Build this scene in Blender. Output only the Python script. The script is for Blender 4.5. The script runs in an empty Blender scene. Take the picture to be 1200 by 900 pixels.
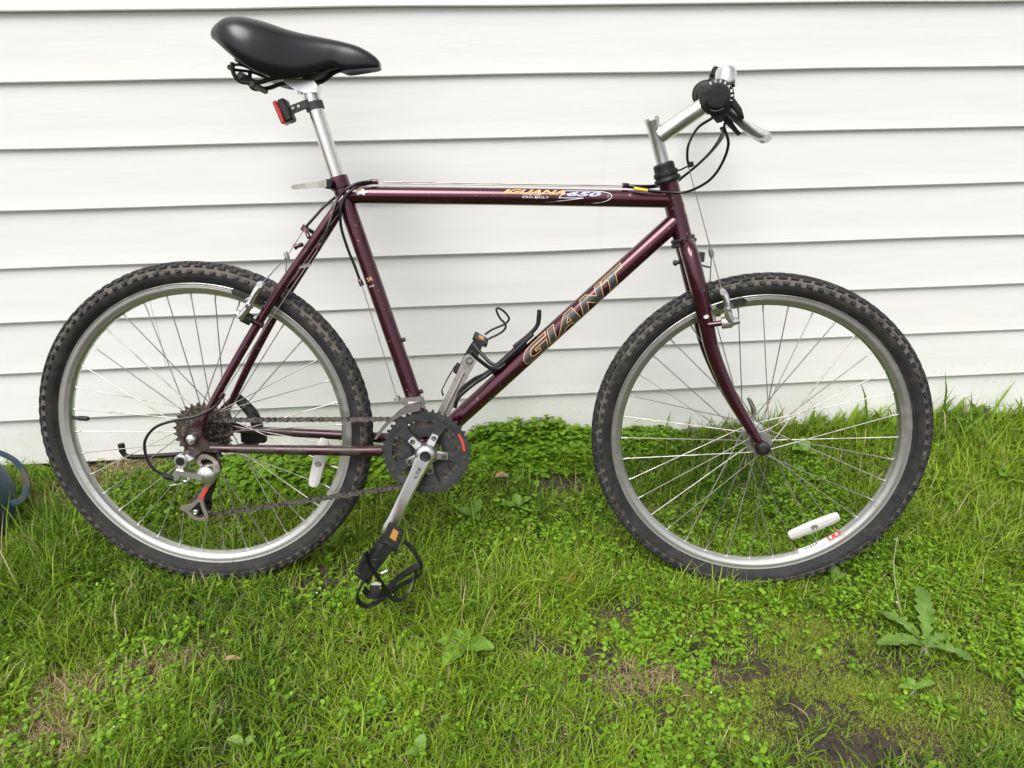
import bpy, bmesh, math, random
import numpy as np
from mathutils import Vector, Matrix, geometry
R = math.radians
random.seed(7); rng = np.random.default_rng(11)
scene = bpy.context.scene
COL = scene.collection

# ------------------------------------------------------------------ camera, sky, sun, exposure
cam_d = bpy.data.cameras.new('camera'); cam = bpy.data.objects.new('camera', cam_d); COL.objects.link(cam)
cam_d.sensor_width = 36.0; cam_d.lens = 36.0 * 786.266 / 1200.0
cam_d.clip_start = 0.02; cam_d.clip_end = 500
cam.matrix_world = (Matrix.Translation((0, -1.5611, 0.9621)) @ Matrix.Rotation(-0.0722, 4, 'Z')
                    @ Matrix.Rotation(math.pi / 2 - 0.4388, 4, 'X') @ Matrix.Rotation(-0.0161, 4, 'Z'))
scene.camera = cam

SUN_EL, SUN_AZ = R(58), R(208)          # azimuth from +Y clockwise: the light comes from behind the camera
world = bpy.data.worlds.new('World'); scene.world = world; world.use_nodes = True
wn = world.node_tree.nodes; wl = world.node_tree.links
sky = wn.new('ShaderNodeTexSky'); sky.sky_type = 'NISHITA'; sky.sun_disc = False
sky.sun_elevation = SUN_EL; sky.sun_rotation = SUN_AZ; sky.dust_density = 4.0; sky.air_density = 1.0
hs = wn.new('ShaderNodeHueSaturation'); hs.inputs['Saturation'].default_value = 0.16   # overcast: grey, not blue
wl.new(sky.outputs[0], hs.inputs['Color'])
bg = wn['Background']; bg.inputs['Strength'].default_value = 0.10
wl.new(hs.outputs[0], bg.inputs['Color'])

sun_d = bpy.data.lights.new('sun', 'SUN'); sun = bpy.data.objects.new('sun', sun_d); COL.objects.link(sun)
sun_d.energy = 1.5; sun_d.angle = R(40); sun_d.color = (1.0, 0.97, 0.93)
sdir = Vector((math.sin(SUN_AZ) * math.cos(SUN_EL), math.cos(SUN_AZ) * math.cos(SUN_EL), math.sin(SUN_EL)))
sun.rotation_euler = sdir.to_track_quat('Z', 'Y').to_euler(); sun.location = sdir * 8

vs = scene.view_settings
vs.view_transform = 'Standard'; vs.look = 'None'; vs.gamma = 1.0; vs.use_curve_mapping = False
vs.exposure = 0.87
scene.cycles.max_bounces = 7; scene.cycles.diffuse_bounces = 3; scene.cycles.glossy_bounces = 3; scene.cycles.transmission_bounces = 3

# ------------------------------------------------------------------ helpers
def V(*a): return Vector(a)

class MB:
    """collects verts, faces and material slots of one mesh"""
    def __init__(s): s.v = []; s.f = []; s.m = []; s.cur = 0
    def add(s, vs, fs):
        o = len(s.v); s.v += [tuple(p) for p in vs]
        s.f += [tuple(i + o for i in f) for f in fs]; s.m += [s.cur] * len(fs)
    def tube(s, pts, r, n=10, cap=True, closed=False, flat=None):
        pts = [Vector(p) for p in pts]; k = len(pts)
        rs = [r] * k if isinstance(r, (int, float)) else list(np.interp(np.linspace(0, 1, k), np.linspace(0, 1, len(r)), r))
        tan = []
        for i in range(k):
            if closed: t = pts[(i + 1) % k] - pts[i - 1]
            else: t = pts[min(i + 1, k - 1)] - pts[max(i - 1, 0)]
            tan.append(t.normalized())
        up = Vector((0, 1, 0)) if flat is None else Vector(flat)
        if abs(tan[0].dot(up)) > .95: up = Vector((1, 0, 0))
        a = (up - tan[0] * up.dot(tan[0])).normalized()
        vs = []
        for i in range(k):
            a = (a - tan[i] * a.dot(tan[i])).normalized(); b = tan[i].cross(a)
            ra = rs[i]
            for j in range(n):
                th = 2 * math.pi * j / n
                if flat is not None: vs.append(pts[i] + a * (flat_w * math.cos(th)) + b * (ra * math.sin(th)))
                else: vs.append(pts[i] + (a * math.cos(th) + b * math.sin(th)) * ra)
        fs = []
        for i in range(k if closed else k - 1):
            for j in range(n):
                j2 = (j + 1) % n; i2 = (i + 1) % k
                fs.append((i * n + j, i * n + j2, i2 * n + j2, i2 * n + j))
        if cap and not closed:
            fs.append(tuple(range(n - 1, -1, -1))); fs.append(tuple((k - 1) * n + j for j in range(n)))
        s.add(vs, fs); return s
    def ribbon(s, pts, width, thick, side):
        """flat strap: rectangular section, width along the vector side"""
        pts = [Vector(p) for p in pts]; k = len(pts); sd = Vector(side).normalized(); vs = []
        for i in range(k):
            t = (pts[min(i + 1, k - 1)] - pts[max(i - 1, 0)]).normalized()
            w = (sd - t * sd.dot(t)).normalized(); nn = t.cross(w)
            for a, b in ((1, 1), (-1, 1), (-1, -1), (1, -1)):
                vs.append(pts[i] + w * (a * width / 2) + nn * (b * thick / 2))
        fs = []
        for i in range(k - 1):
            for j in range(4):
                j2 = (j + 1) % 4; fs.append((i * 4 + j, i * 4 + j2, i * 4 + 4 + j2, i * 4 + 4 + j))
        fs.append((3, 2, 1, 0)); fs.append(tuple((k - 1) * 4 + j for j in range(4)))
        s.add(vs, fs); return s
    def cyl(s, a, b, r, n=16, r2=None, bev=0.0):
        a = Vector(a); b = Vector(b); d = (b - a).normalized(); r2 = r if r2 is None else r2
        if bev: return s.tube([a, a + d * bev * .02, a + d * bev, b - d * bev, b - d * bev * .02, b], [r - bev, r - bev * .6, r, r2, r2 - bev * .6, r2 - bev], n) if False else \
            s.lathe(a, d, [(0, 0), (r - bev, 0), (r, bev), (r2, (b - a).length - bev), (r2 - bev, (b - a).length), (0, (b - a).length)], n)
        return s.tube([a, b], [r, r2], n)
    def lathe(s, o, axis, prof, n=24, closed=False):
        o = Vector(o); ax = Vector(axis).normalized()
        x = ax.orthogonal().normalized(); y = ax.cross(x); k = len(prof); vs = []; fs = []
        for j in range(n):
            th = 2 * math.pi * j / n; d = x * math.cos(th) + y * math.sin(th)
            for r, h in prof: vs.append(o + ax * h + d * max(r, 1e-6))
        for j in range(n):
            j2 = (j + 1) % n
            for i in range(k if closed else k - 1):
                i2 = (i + 1) % k
                fs.append((j * k + i, j2 * k + i, j2 * k + i2, j * k + i2))
        s.add(vs, fs); return s
    def box(s, c, h, rot=None, b=0.0):
        """chamfered box: centre, half sizes, rotation matrix, chamfer"""
        c = Vector(c); rot = rot or Matrix.Identity(3); b = b or min(h) * .18
        pts = []
        for sx in (-1, 1):
            for sy in (-1, 1):
                for sz in (-1, 1):
                    for k in range(3):
                        p = [sx * (h[0] - b), sy * (h[1] - b), sz * (h[2] - b)]; p[k] += (sx, sy, sz)[k] * b
                        pts.append(c + rot @ Vector(p))
        s.hull(pts); return s
    def hull(s, pts):
        bm = bmesh.new(); [bm.verts.new(p) for p in pts]
        r = bmesh.ops.convex_hull(bm, input=bm.verts)
        bmesh.ops.dissolve_limit(bm, angle_limit=.02, verts=bm.verts, edges=bm.edges)
        bm.verts.ensure_lookup_table(); bm.verts.index_update()
        s.add([v.co.copy() for v in bm.verts], [[v.index for v in f.verts] for f in bm.faces]); bm.free(); return s
    def plate(s, poly, v0, v1, bev=0.0):
        """polygon in the (u, w) plane, given thickness along v; concave is fine"""
        n = len(poly); A = sum(poly[i][0] * poly[(i + 1) % n][1] - poly[(i + 1) % n][0] * poly[i][1] for i in range(n))
        if A < 0: poly = poly[::-1]
        vs = [(p[0], v0, p[1]) for p in poly] + [(p[0], v1, p[1]) for p in poly]
        tri = geometry.tessellate_polygon([[Vector((p[0], p[1], 0)) for p in poly]])
        fs = [tuple(t) for t in tri] + [tuple(i + n for i in reversed(t)) for t in tri]
        fs += [(i, i + n, (i + 1) % n + n, (i + 1) % n) for i in range(n)]
        s.add(vs, fs); return s
    def loft(s, secs, closed=False, cap=True):
        k = len(secs); n = len(secs[0]); vs = [p for sec in secs for p in sec]; fs = []
        for i in range(k - 1):
            for j in range(n):
                j2 = (j + 1) % n; fs.append((i * n + j, i * n + j2, (i + 1) * n + j2, (i + 1) * n + j))
        if cap: fs.append(tuple(range(n - 1, -1, -1))); fs.append(tuple((k - 1) * n + j for j in range(n)))
        s.add(vs, fs); return s
    def mesh(s, name, mats, xf=None, smooth=True, angle=38):
        me = bpy.data.meshes.new(name)
        vs = s.v if xf is None else [tuple(xf(Vector(p))) for p in s.v]
        me.from_pydata(vs, [], s.f)
        for m in (mats if isinstance(mats, (list, tuple)) else [mats]): me.materials.append(m)
        me.polygons.foreach_set('material_index', s.m)
        bm = bmesh.new(); bm.from_mesh(me); bmesh.ops.recalc_face_normals(bm, faces=bm.faces); bm.to_mesh(me); bm.free()
        if smooth:
            me.polygons.foreach_set('use_smooth', [True] * len(me.polygons)); me.set_sharp_from_angle(angle=R(angle))
        me.update(); return me

flat_w = 0.0
def link(name, data, parent=None):
    o = bpy.data.objects.new(name, data); COL.objects.link(o)
    if parent is not None: o.parent = parent
    return o
def tag(o, label=None, cat=None, group=None, kind=None):
    if label: o['label'] = label
    if cat: o['category'] = cat
    if group: o['group'] = group
    if kind: o['kind'] = kind
    return o
def spline(pts, m=8):
    """Catmull-Rom through the points"""
    P = [Vector(p) for p in pts]; P = [P[0] * 2 - P[1]] + P + [P[-1] * 2 - P[-2]]; out = []
    for i in range(1, len(P) - 2):
        for k in range(m):
            t = k / m; a, b, c, d = P[i - 1:i + 3]
            out.append(.5 * ((2 * b) + (c - a) * t + (2 * a - 5 * b + 4 * c - d) * t * t + (3 * b - a - 3 * c + d) * t ** 3))
    out.append(P[-2]); return out

# ------------------------------------------------------------------ materials
def mat(name, col, rough=.5, metal=0.0, spec=.5, coat=0.0, col2=None, nscale=20, lo=.45, hi=.6, detail=6,
        bump=0.0, bscale=60, rough2=None, stretch=None, attr=None, extra=None, trans=0.0):
    m = bpy.data.materials.new(name); m.use_nodes = True; nt = m.node_tree; N = nt.nodes; L = nt.links
    p = N['Principled BSDF']; p.inputs['Base Color'].default_value = (*col, 1); p.inputs['Roughness'].default_value = rough
    p.inputs['Metallic'].default_value = metal; p.inputs['Specular IOR Level'].default_value = spec
    p.inputs['Coat Weight'].default_value = coat; p.inputs['Coat Roughness'].default_value = .04
    tc = N.new('ShaderNodeTexCoord'); src = tc.outputs['Object']
    if stretch:
        mp = N.new('ShaderNodeMapping'); mp.inputs['Scale'].default_value = stretch; L.new(src, mp.inputs['Vector']); src = mp.outputs[0]
    colout = None
    if attr:
        at = N.new('ShaderNodeAttribute'); at.attribute_name = attr; colout = at.outputs['Color']
    layers = []
    if col2 is not None: layers.append((col2, nscale, lo, hi, rough2))
    layers += (extra or [])
    rgout = None
    for c2, ns, l0, h0, r2 in layers:
        nz = N.new('ShaderNodeTexNoise'); nz.inputs['Scale'].default_value = ns; nz.inputs['Detail'].default_value = detail
        nz.inputs['Roughness'].default_value = .65; L.new(src, nz.inputs['Vector'])
        mr = N.new('ShaderNodeMapRange'); mr.inputs[1].default_value = l0; mr.inputs[2].default_value = h0; L.new(nz.outputs['Fac'], mr.inputs[0])
        mx = N.new('ShaderNodeMix'); mx.data_type = 'RGBA'; L.new(mr.outputs[0], mx.inputs[0])
        if colout is None: mx.inputs[6].default_value = (*col, 1)
        else: L.new(colout, mx.inputs[6])
        mx.inputs[7].default_value = (*c2, 1); colout = mx.outputs[2]
        if r2 is not None:
            mf = N.new('ShaderNodeMix'); L.new(mr.outputs[0], mf.inputs[0])
            if rgout is None: mf.inputs[2].default_value = rough
            else: L.new(rgout, mf.inputs[2])
            mf.inputs[3].default_value = r2; rgout = mf.outputs[0]
    if colout is not None: L.new(colout, p.inputs['Base Color'])
    if rgout is not None: L.new(rgout, p.inputs['Roughness'])
    if bump:
        nb = N.new('ShaderNodeTexNoise'); nb.inputs['Scale'].default_value = bscale; nb.inputs['Detail'].default_value = 5; L.new(src, nb.inputs['Vector'])
        bn = N.new('ShaderNodeBump'); bn.inputs['Strength'].default_value = bump; bn.inputs['Distance'].default_value = .004
        L.new(nb.outputs['Fac'], bn.inputs['Height']); L.new(bn.outputs[0], p.inputs['Normal'])
    if trans:
        tr = N.new('ShaderNodeBsdfTranslucent'); ms = N.new('ShaderNodeMixShader'); ms.inputs[0].default_value = trans
        if colout is not None: L.new(colout, tr.inputs['Color'])
        else: tr.inputs['Color'].default_value = (*col, 1)
        L.new(p.outputs[0], ms.inputs[1]); L.new(tr.outputs[0], ms.inputs[2]); L.new(ms.outputs[0], N['Material Output'].inputs['Surface'])
    return m

M = {}
MUD = (.20, .165, .12)
M['paint'] = mat('burgundy_paint', (.058, .003, .0150), .24, .7, coat=1.0, col2=(.30, .25, .19), nscale=95, lo=.655, hi=.675, rough2=.8,
                 extra=[((.055, .03, .03), 9, .62, .80, .5)])
M['paint_dirty'] = mat('burgundy_paint_muddy', (.036, .004, .011), .3, .5, coat=.5, col2=(.065, .048, .040), nscale=28, lo=.44, hi=.62, rough2=.85,
                       extra=[(MUD, 90, .62, .68, .9)])
M['alu'] = mat('aluminium', (.74, .74, .73), .30, 1.0, col2=(.62, .61, .59), nscale=14, lo=.45, hi=.75, rough2=.38)
M['chrome'] = mat('polished_metal', (.80, .80, .79), .14, 1.0, col2=(.6, .59, .56), nscale=60, lo=.55, hi=.8, rough2=.35)
M['post'] = mat('scratched_alloy', (.74, .73, .71), .24, 1.0, col2=(.42, .40, .36), nscale=55, lo=.55, hi=.72, rough2=.5, stretch=(1, 1, .35))
M['grey_alloy'] = mat('dull_grey_alloy', (.42, .41, .38), .42, .8, col2=(.27, .25, .21), nscale=50, lo=.45, hi=.7, rough2=.6)
M['dull_alloy'] = mat('brownish_alloy', (.33, .29, .25), .4, .7, col2=(.2, .16, .12), nscale=60, lo=.45, hi=.7, rough2=.7)
M['rim'] = mat('rim_alloy', (.62, .62, .60), .34, 1.0, col2=(.36, .33, .28), nscale=45, lo=.52, hi=.72, rough2=.6)
M['spoke'] = mat('steel_spoke', (.36, .345, .32), .42, .85, col2=(.2, .17, .14), nscale=30, lo=.5, hi=.7, rough2=.6)
M['rubber'] = mat('tyre_rubber', (.019, .019, .020), .7, spec=.3, col2=(.050, .045, .040), nscale=26, lo=.45, hi=.70, rough2=.85, bump=.25, bscale=240,
                  extra=[((.11, .098, .082), 55, .64, .76, .9)])
M['tread'] = mat('tread_rubber', (.022, .022, .025), .6, spec=.35, col2=(.085, .077, .066), nscale=60, lo=.52, hi=.72, rough2=.85, bump=.2, bscale=300)
M['dust'] = mat('dusty_tread_groove', (.112, .101, .086), .95, col2=(.035, .032, .029), nscale=30, lo=.46, hi=.58, bump=.3, bscale=200)
M['black'] = mat('black_plastic', (.011, .011, .012), .45, spec=.35, col2=(.05, .047, .043), nscale=50, lo=.5, hi=.75, rough2=.7)
M['ring'] = mat('dark_grey_ring', (.035, .036, .039), .5, .2, spec=.4, col2=(.065, .062, .058), nscale=40, lo=.48, hi=.72, rough2=.7)
M['cable'] = mat('black_cable_housing', (.008, .008, .009), .35, spec=.4)
M['grip'] = mat('grip_rubber', (.022, .022, .021), .8, spec=.25, bump=.4, bscale=260)
M['saddle'] = mat('saddle_vinyl', (.004, .004, .006), .24, spec=.5, bump=.015, bscale=420, col2=(.008, .008, .010), nscale=9, lo=.4, hi=.7, rough2=.30)
M['steel_dark'] = mat('greasy_steel', (.12, .11, .095), .5, .8, col2=(.05, .043, .035), nscale=120, lo=.42, hi=.6, rough2=.75)
M['cassette'] = mat('rusty_sprocket', (.18, .155, .11), .5, .75, col2=(.045, .038, .03), nscale=150, lo=.42, hi=.56, rough2=.8)
M['chain'] = mat('greasy_chain', (.24, .225, .20), .42, .85, col2=(.05, .045, .04), nscale=160, lo=.42, hi=.6, rough2=.75)
M['reflector'] = mat('clear_reflector', (.55, .55, .53), .25, 0, coat=.4)
M['amber'] = mat('amber_reflector', (.62, .27, .03), .25)
M['red'] = mat('red_lens', (.42, .015, .015), .18, coat=.5)
M['red_decal'] = mat('red_print', (.60, .05, .03), .45)
M['white'] = mat('white_print', (.78, .78, .77), .45)
M['gold'] = mat('gold_print', (.62, .40, .16), .4)
M['charcoal'] = mat('charcoal_print', (.042, .040, .041), .32, coat=.6)
M['orange'] = mat('orange_print', (.80, .42, .15), .45)
M['lilac'] = mat('pale_blue_print', (.50, .53, .86), .45)
M['yellow'] = mat('yellow_tape', (.75, .50, .03), .5)

# ------------------------------------------------------------------ the ground
def vnoise(x, y, sc, seed=0):
    x = np.asarray(x, float) * sc + seed * 17.31; y = np.asarray(y, float) * sc + seed * 9.77
    xi = np.floor(x); yi = np.floor(y); fx = x - xi; fy = y - yi
    fx = fx * fx * (3 - 2 * fx); fy = fy * fy * (3 - 2 * fy)
    def h(a, b):
        q = np.sin(a * 127.1 + b * 311.7 + seed * 74.7) * 43758.5453; return q - np.floor(q)
    return (h(xi, yi) * (1 - fx) + h(xi + 1, yi) * fx) * (1 - fy) + (h(xi, yi + 1) * (1 - fx) + h(xi + 1, yi + 1) * fx) * fy
def fbm(x, y, sc, seed=0):
    return .55 * vnoise(x, y, sc, seed) + .3 * vnoise(x, y, sc * 2.1, seed + 1) + .15 * vnoise(x, y, sc * 4.3, seed + 2)
def gz(x, y):
    x = np.asarray(x, float); y = np.asarray(y, float)
    sl = .107 + .049 * (np.clip(x, -1.6, 1.6) + .53)
    yc = np.clip(y, -.58, .3)
    z = .055 + np.minimum(yc, 0) * sl + np.clip(y + .58, -.6, 0) * .05
    near = np.clip((3 - np.hypot(x, y)) / 2, 0, 1)
    return z + near * (fbm(x, y, 7, 3) - .5) * .022 + near * (fbm(x, y, 30, 5) - .5) * .008

xs = np.concatenate([[-120, -60, -30, -15, -8, -4, -2.6], np.arange(-2, 2.001, .018), [2.6, 4, 8, 15, 30, 60, 120]])
ys = np.concatenate([[-120, -60, -30, -15, -8, -4, -2.4], np.arange(-1.5, .101, .018), [.4, 2, 6, 20, 60, 120]])
X, Y = np.meshgrid(xs, ys); Zg = gz(X, Y); nx, ny = len(xs), len(ys)
gv = np.stack([X, Y, Zg], 2).reshape(-1, 3)
idx = np.arange(nx * ny).reshape(ny, nx)
gf = np.stack([idx[:-1, :-1], idx[:-1, 1:], idx[1:, 1:], idx[1:, :-1]], 2).reshape(-1, 4)
def fast_mesh(name, v, f, m, smooth=True, col=None):
    """v (n,3), f list of arrays (k, 3 or 4)"""
    me = bpy.data.meshes.new(name); fl = f if isinstance(f, list) else [f]
    me.vertices.add(len(v)); me.vertices.foreach_set('co', np.asarray(v, np.float32).ravel())
    loops = np.concatenate([a.ravel() for a in fl]); tot = np.concatenate([np.full(len(a), a.shape[1]) for a in fl])
    me.loops.add(len(loops)); me.loops.foreach_set('vertex_index', loops.astype(np.int32))
    me.polygons.add(len(tot)); st = np.concatenate([[0], np.cumsum(tot)[:-1]])
    me.polygons.foreach_set('loop_start', st.astype(np.int32))
    if col is not None:
        a = me.color_attributes.new('tint', 'FLOAT_COLOR', 'POINT')
        a.data.foreach_set('color', np.concatenate([col, np.ones((len(v), 1))], 1).astype(np.float32).ravel())
    if smooth: me.polygons.foreach_set('use_smooth', np.ones(len(tot), bool))
    me.materials.append(m); me.update(); me.validate(); return me
M['soil'] = mat('soil', (.034, .026, .019), .95, col2=(.066, .050, .034), nscale=14, lo=.4, hi=.62, bump=.9, bscale=120,
                extra=[((.16, .125, .08), 60, .66, .72, 1)])
ground = link('ground', fast_mesh('ground', gv, gf, M['soil'])); tag(ground, kind='structure')
ground['label'] = 'dark soil showing between the grass'

# ------------------------------------------------------------------ the house wall
EXP, ZB = .127, .062
M['siding'] = mat('white_vinyl_siding', (.765, .763, .755), .42, spec=.4, col2=(.735, .733, .722), nscale=5, lo=.42, hi=.68, bump=.07, bscale=30,
                  stretch=(.8, 4, 11), extra=[((.60, .58, .54), 40, .735, .76, .6)])
def splash(m):
    """soil splashed and algae grown on the lowest boards"""
    nt = m.node_tree; N = nt.nodes; L = nt.links; p = N['Principled BSDF']; src = p.inputs['Base Color'].links[0].from_socket
    tc = N.new('ShaderNodeTexCoord'); sp = N.new('ShaderNodeSeparateXYZ'); L.new(tc.outputs['Object'], sp.inputs[0])
    gr = N.new('ShaderNodeMapRange'); gr.inputs[1].default_value = .30; gr.inputs[2].default_value = .05; L.new(sp.outputs[2], gr.inputs[0])
    for sc, lo, hi, col, amt in ((7, .42, .75, (.60, .62, .50), .75), (160, .66, .70, (.16, .12, .08), .8)):
        nz = N.new('ShaderNodeTexNoise'); nz.inputs['Scale'].default_value = sc; nz.inputs['Detail'].default_value = 7; L.new(tc.outputs['Object'], nz.inputs['Vector'])
        mr = N.new('ShaderNodeMapRange'); mr.inputs[1].default_value = lo; mr.inputs[2].default_value = hi; mr.inputs[4].default_value = amt; L.new(nz.outputs['Fac'], mr.inputs[0])
        mu = N.new('ShaderNodeMath'); mu.operation = 'MULTIPLY'; L.new(mr.outputs[0], mu.inputs[0]); L.new(gr.outputs[0], mu.inputs[1])
        mx = N.new('ShaderNodeMix'); mx.data_type = 'RGBA'; L.new(mu.outputs[0], mx.inputs[0]); L.new(src, mx.inputs[6]); mx.inputs[7].default_value = (*col, 1); src = mx.outputs[2]
    L.new(src, p.inputs['Base Color'])
splash(M['siding'])
M['foundation'] = mat('foundation', (.16, .145, .125), .95, col2=(.07, .062, .05), nscale=18, lo=.4, hi=.6, bump=1, bscale=50)
wall = link('house_wall', None); wall.location = (0, .01, 0)
tag(wall, 'white clapboard house wall the bicycle leans against', 'wall')
board_prof = [(.0100, EXP + .012), (.0094, EXP), (.0066, EXP * .72), (.0034, EXP * .36), (.0010, .006), (.0004, .0030), (.0012, .0010), (.0032, 0.0), (.0104, .0006), (.0108, .004)]
def board(row, x0, x1, dy=0.0):
    mb = MB(); n = max(2, int((x1 - x0) / .05)); secs = []
    for i in range(n + 1):
        x = x0 + (x1 - x0) * i / n
        wz = (float(vnoise(x, row * 3.7, 3.0, 8)) - .5) * .0030; wy = (float(vnoise(x, row * 5.1, 2.2, 9)) - .5) * .0032
        secs.append([(x, y - .01 + dy + (wy if z < EXP else 0), ZB + row * EXP + z + (wz if z < .02 else 0)) for y, z in board_prof] + [(x, .006, ZB + row * EXP + .02), (x, .008, ZB + row * EXP + EXP)])
    # loft with the sections' own loop
    mb.loft(secs)
    return link('siding_board', mb.mesh('siding_board', M['siding'], angle=30), wall)
for row in range(20):
    pair = row // 2
    s = {2: .308, 1: -.752}.get(pair, -2.2 + (pair * 1.37) % 4.1)
    if pair not in (1, 2) and -1.6 < s < 1.7: s = 2.0
    board(row, -3.2, s + .02, -.0012); board(row, s, 3.2, 0)
mb = MB(); mb.box((0, .075, -.10), (3.2, .06, .20), b=.004); mb.box((0, .12, 1.35), (3.19, .10, 1.285), b=.004)
link('foundation', mb.mesh('foundation', M['foundation']), wall)

# ------------------------------------------------------------------ the bicycle
BM = Matrix(((0.9963935, 0.0691655, 0.0491534), (-0.0779636, 0.9748861, 0.2086114), (-0.0334903, -0.2116912, 0.9767626)))
HUB = Vector((-.5157, -.3520, .3284)); ORG = Vector((.54, 0, -.336))
bike = link('bicycle', None)
bike.matrix_world = Matrix.Translation(HUB + BM @ ORG) @ BM.to_4x4()
tag(bike, 'burgundy mountain bike with knobbly tyres leaning against the white siding', 'bicycle')
WB = 1.0854; HA = R(71); STEER = -.125
FHUB = Vector((WB, 0, 0)); SAX = Vector((-math.cos(HA), 0, math.sin(HA)))
SBASE = FHUB - .04 * Vector((math.sin(HA), 0, math.cos(HA)))
SM = Matrix.Rotation(STEER, 3, SAX)
def F(p): return Vector(p) - ORG                       # frame parts
def K(p): return SBASE + SM @ (Vector(p) - SBASE) - ORG  # steered parts
def part(name, mb, m, parent=None, xf=F, label=None, angle=38, smooth=True):
    o = link(name, mb.mesh(name, m, xf, smooth, angle), parent or bike)
    if label: o['label'] = label
    return o
def group_part(name, label=None):
    o = link(name, None, bike)
    if label: o['label'] = label
    return o
def mir(pts): return [(p[0], -p[1], p[2]) for p in pts]

# ---- frame
frame = group_part('frame')
BB = Vector((.437, 0, -.026)); STOP = Vector((.2726, 0, .4828))
DT0, DT1 = Vector((.437, 0, -.026)), Vector((.898, 0, .416))
part('top_tube', MB().tube([(.292, 0, .4495), (.56, 0, .452), (.886, 0, .4525)], .0156, 24), M['paint'], frame)
part('down_tube', MB().tube([DT0, DT0.lerp(DT1, .5), DT1], .0172, 24), M['paint'], frame)
part('seat_tube', MB().tube([BB, BB.lerp(STOP, .5), BB.lerp(STOP, .965)], .0153, 24), M['paint'], frame)
def hpt(w, d=0): return SBASE + SAX * ((w - SBASE.z) / SAX.z) + Vector((math.sin(HA), 0, math.cos(HA))) * d
part('head_tube', MB().tube([hpt(.380), hpt(.388), hpt(.476), hpt(.484)], [.0192, .018, .018, .0192], 24), M['paint'], frame)
part('bottom_bracket', MB().lathe(BB - V(0, .037, 0), (0, 1, 0), [(0, 0), (.0195, 0), (.0205, .002), (.0205, .072), (.0195, .074), (0, .074)], 28), M['paint_dirty'], frame)
for sg in (-1, 1):
    cs = spline([(.428, sg * .018, -.026), (.395, sg * .030, -.0272), (.330, sg * .042, -.028), (.24, sg * .050, -.026), (.12, sg * .057, -.0235), (.030, sg * .063, -.021)], 6)
    part('chainstay', MB().tube(cs, [.0118, .0112, .0105, .0098, .0088, .0075], 16), M['paint_dirty'], frame)
    ss = spline([(.286, sg * .008, .444), (.270, sg * .017, .420), (.225, sg * .026, .357), (.155, sg * .037, .259), (.085, sg * .049, .147), (.020, sg * .064, .034)], 6)
    part('seat_stay', MB().tube(ss, [.0085, .0086, .0086, .0084, .008, .0068], 16), M['paint'], frame)
    dp = [(.034, .052), (.020, .046), (.002, .028), (-.012, .014), (-.019, -.002), (-.016, -.014), (-.006, -.020), (-.006, -.034), (.002, -.040), (.010, -.034), (.012, -.026), (.045, -.030), (.048, -.013),
          (.028, -.008), (.020, .002), (.017, .016), (.024, .030), (.036, .046)]
    part('dropout', MB().plate(dp, sg * .0665, sg * .0605), M['paint_dirty'], frame)
part('stay_bridge', MB().tube([(.203, -.036, .322), (.203, .036, .322)], .006, 12), M['paint'], frame)
part('seat_collar', MB().lathe(BB.lerp(STOP, .955), STOP - BB, [(.0150, 0), (.0182, .001), (.0185, .003), (.0185, .019), (.0180, .0215), (.0150, .022)], 28), M['paint'], frame)
mb = MB().cyl((.262, -.030, .4665), (.262, .020, .4665), .0085, 16, bev=.0015)
part('collar_bolt', mb, M['black'], frame)
mb = MB().hull([(.262, -.034, .4730), (.262, -.034, .4610), (.262, -.028, .4730), (.262, -.028, .4610), (.202, -.034, .4635), (.202, -.034, .4560), (.202, -.030, .4635), (.202, -.030, .4560), (.198, -.033, .4590)])
part('quick_release_lever', mb, M['grey_alloy'], frame)
# cable stops and bosses
def stop(a, b, r=.0045): return MB().lathe(a, Vector(b) - Vector(a), [(0, 0), (r, 0), (r, .010), (r * .8, .012), (0, .012)], 12)
for a, b in (((.346, -.006, .4735), (.33, -.008, .473)), ((.347, .004, .4735), (.33, .004, .473)), ((.793, -.006, .4755), (.81, -.006, .475)), ((.793, .004, .4755), (.81, .004, .475)),
             ((.243, -.039, .352), (.249, -.040, .362)), ((.314, -.008, .285), (.309, -.007, .297)), ((.064, -.066, .088), (.058, -.069, .078))):
    part('cable_stop', stop(a, b), M['paint'], frame)
mb = MB().tube(spline([(.224, -.026, .372), (.219, -.020, .381), (.211, 0, .388), (.219, .020, .381), (.224, .026, .372)], 5), .004, 10)
mb.lathe((.206, 0, .384), (.32, 0, .5), [(0, 0), (.006, 0), (.006, .011), (0, .011)], 12)
part('brake_cable_hanger', mb, M['paint'], frame)
part('pump_peg', MB().tube([(.214, -.034, .360), (.204, -.032, .357), (.199, -.032, .355)], [.004, .004, .006], 10), M['paint'], frame)
for u, w in ((.3405, .152 + .1), (.385, .175), (.4245, .0535)):
    pass
for t in (.40, .20):
    q = BB.lerp(STOP, t); d = Vector((.9515, 0, .3076))
    part('bottle_boss', MB().cyl(q + d * .0145, q + d * .0215, .0042, 10, bev=.001), M['black'], frame)

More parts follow.
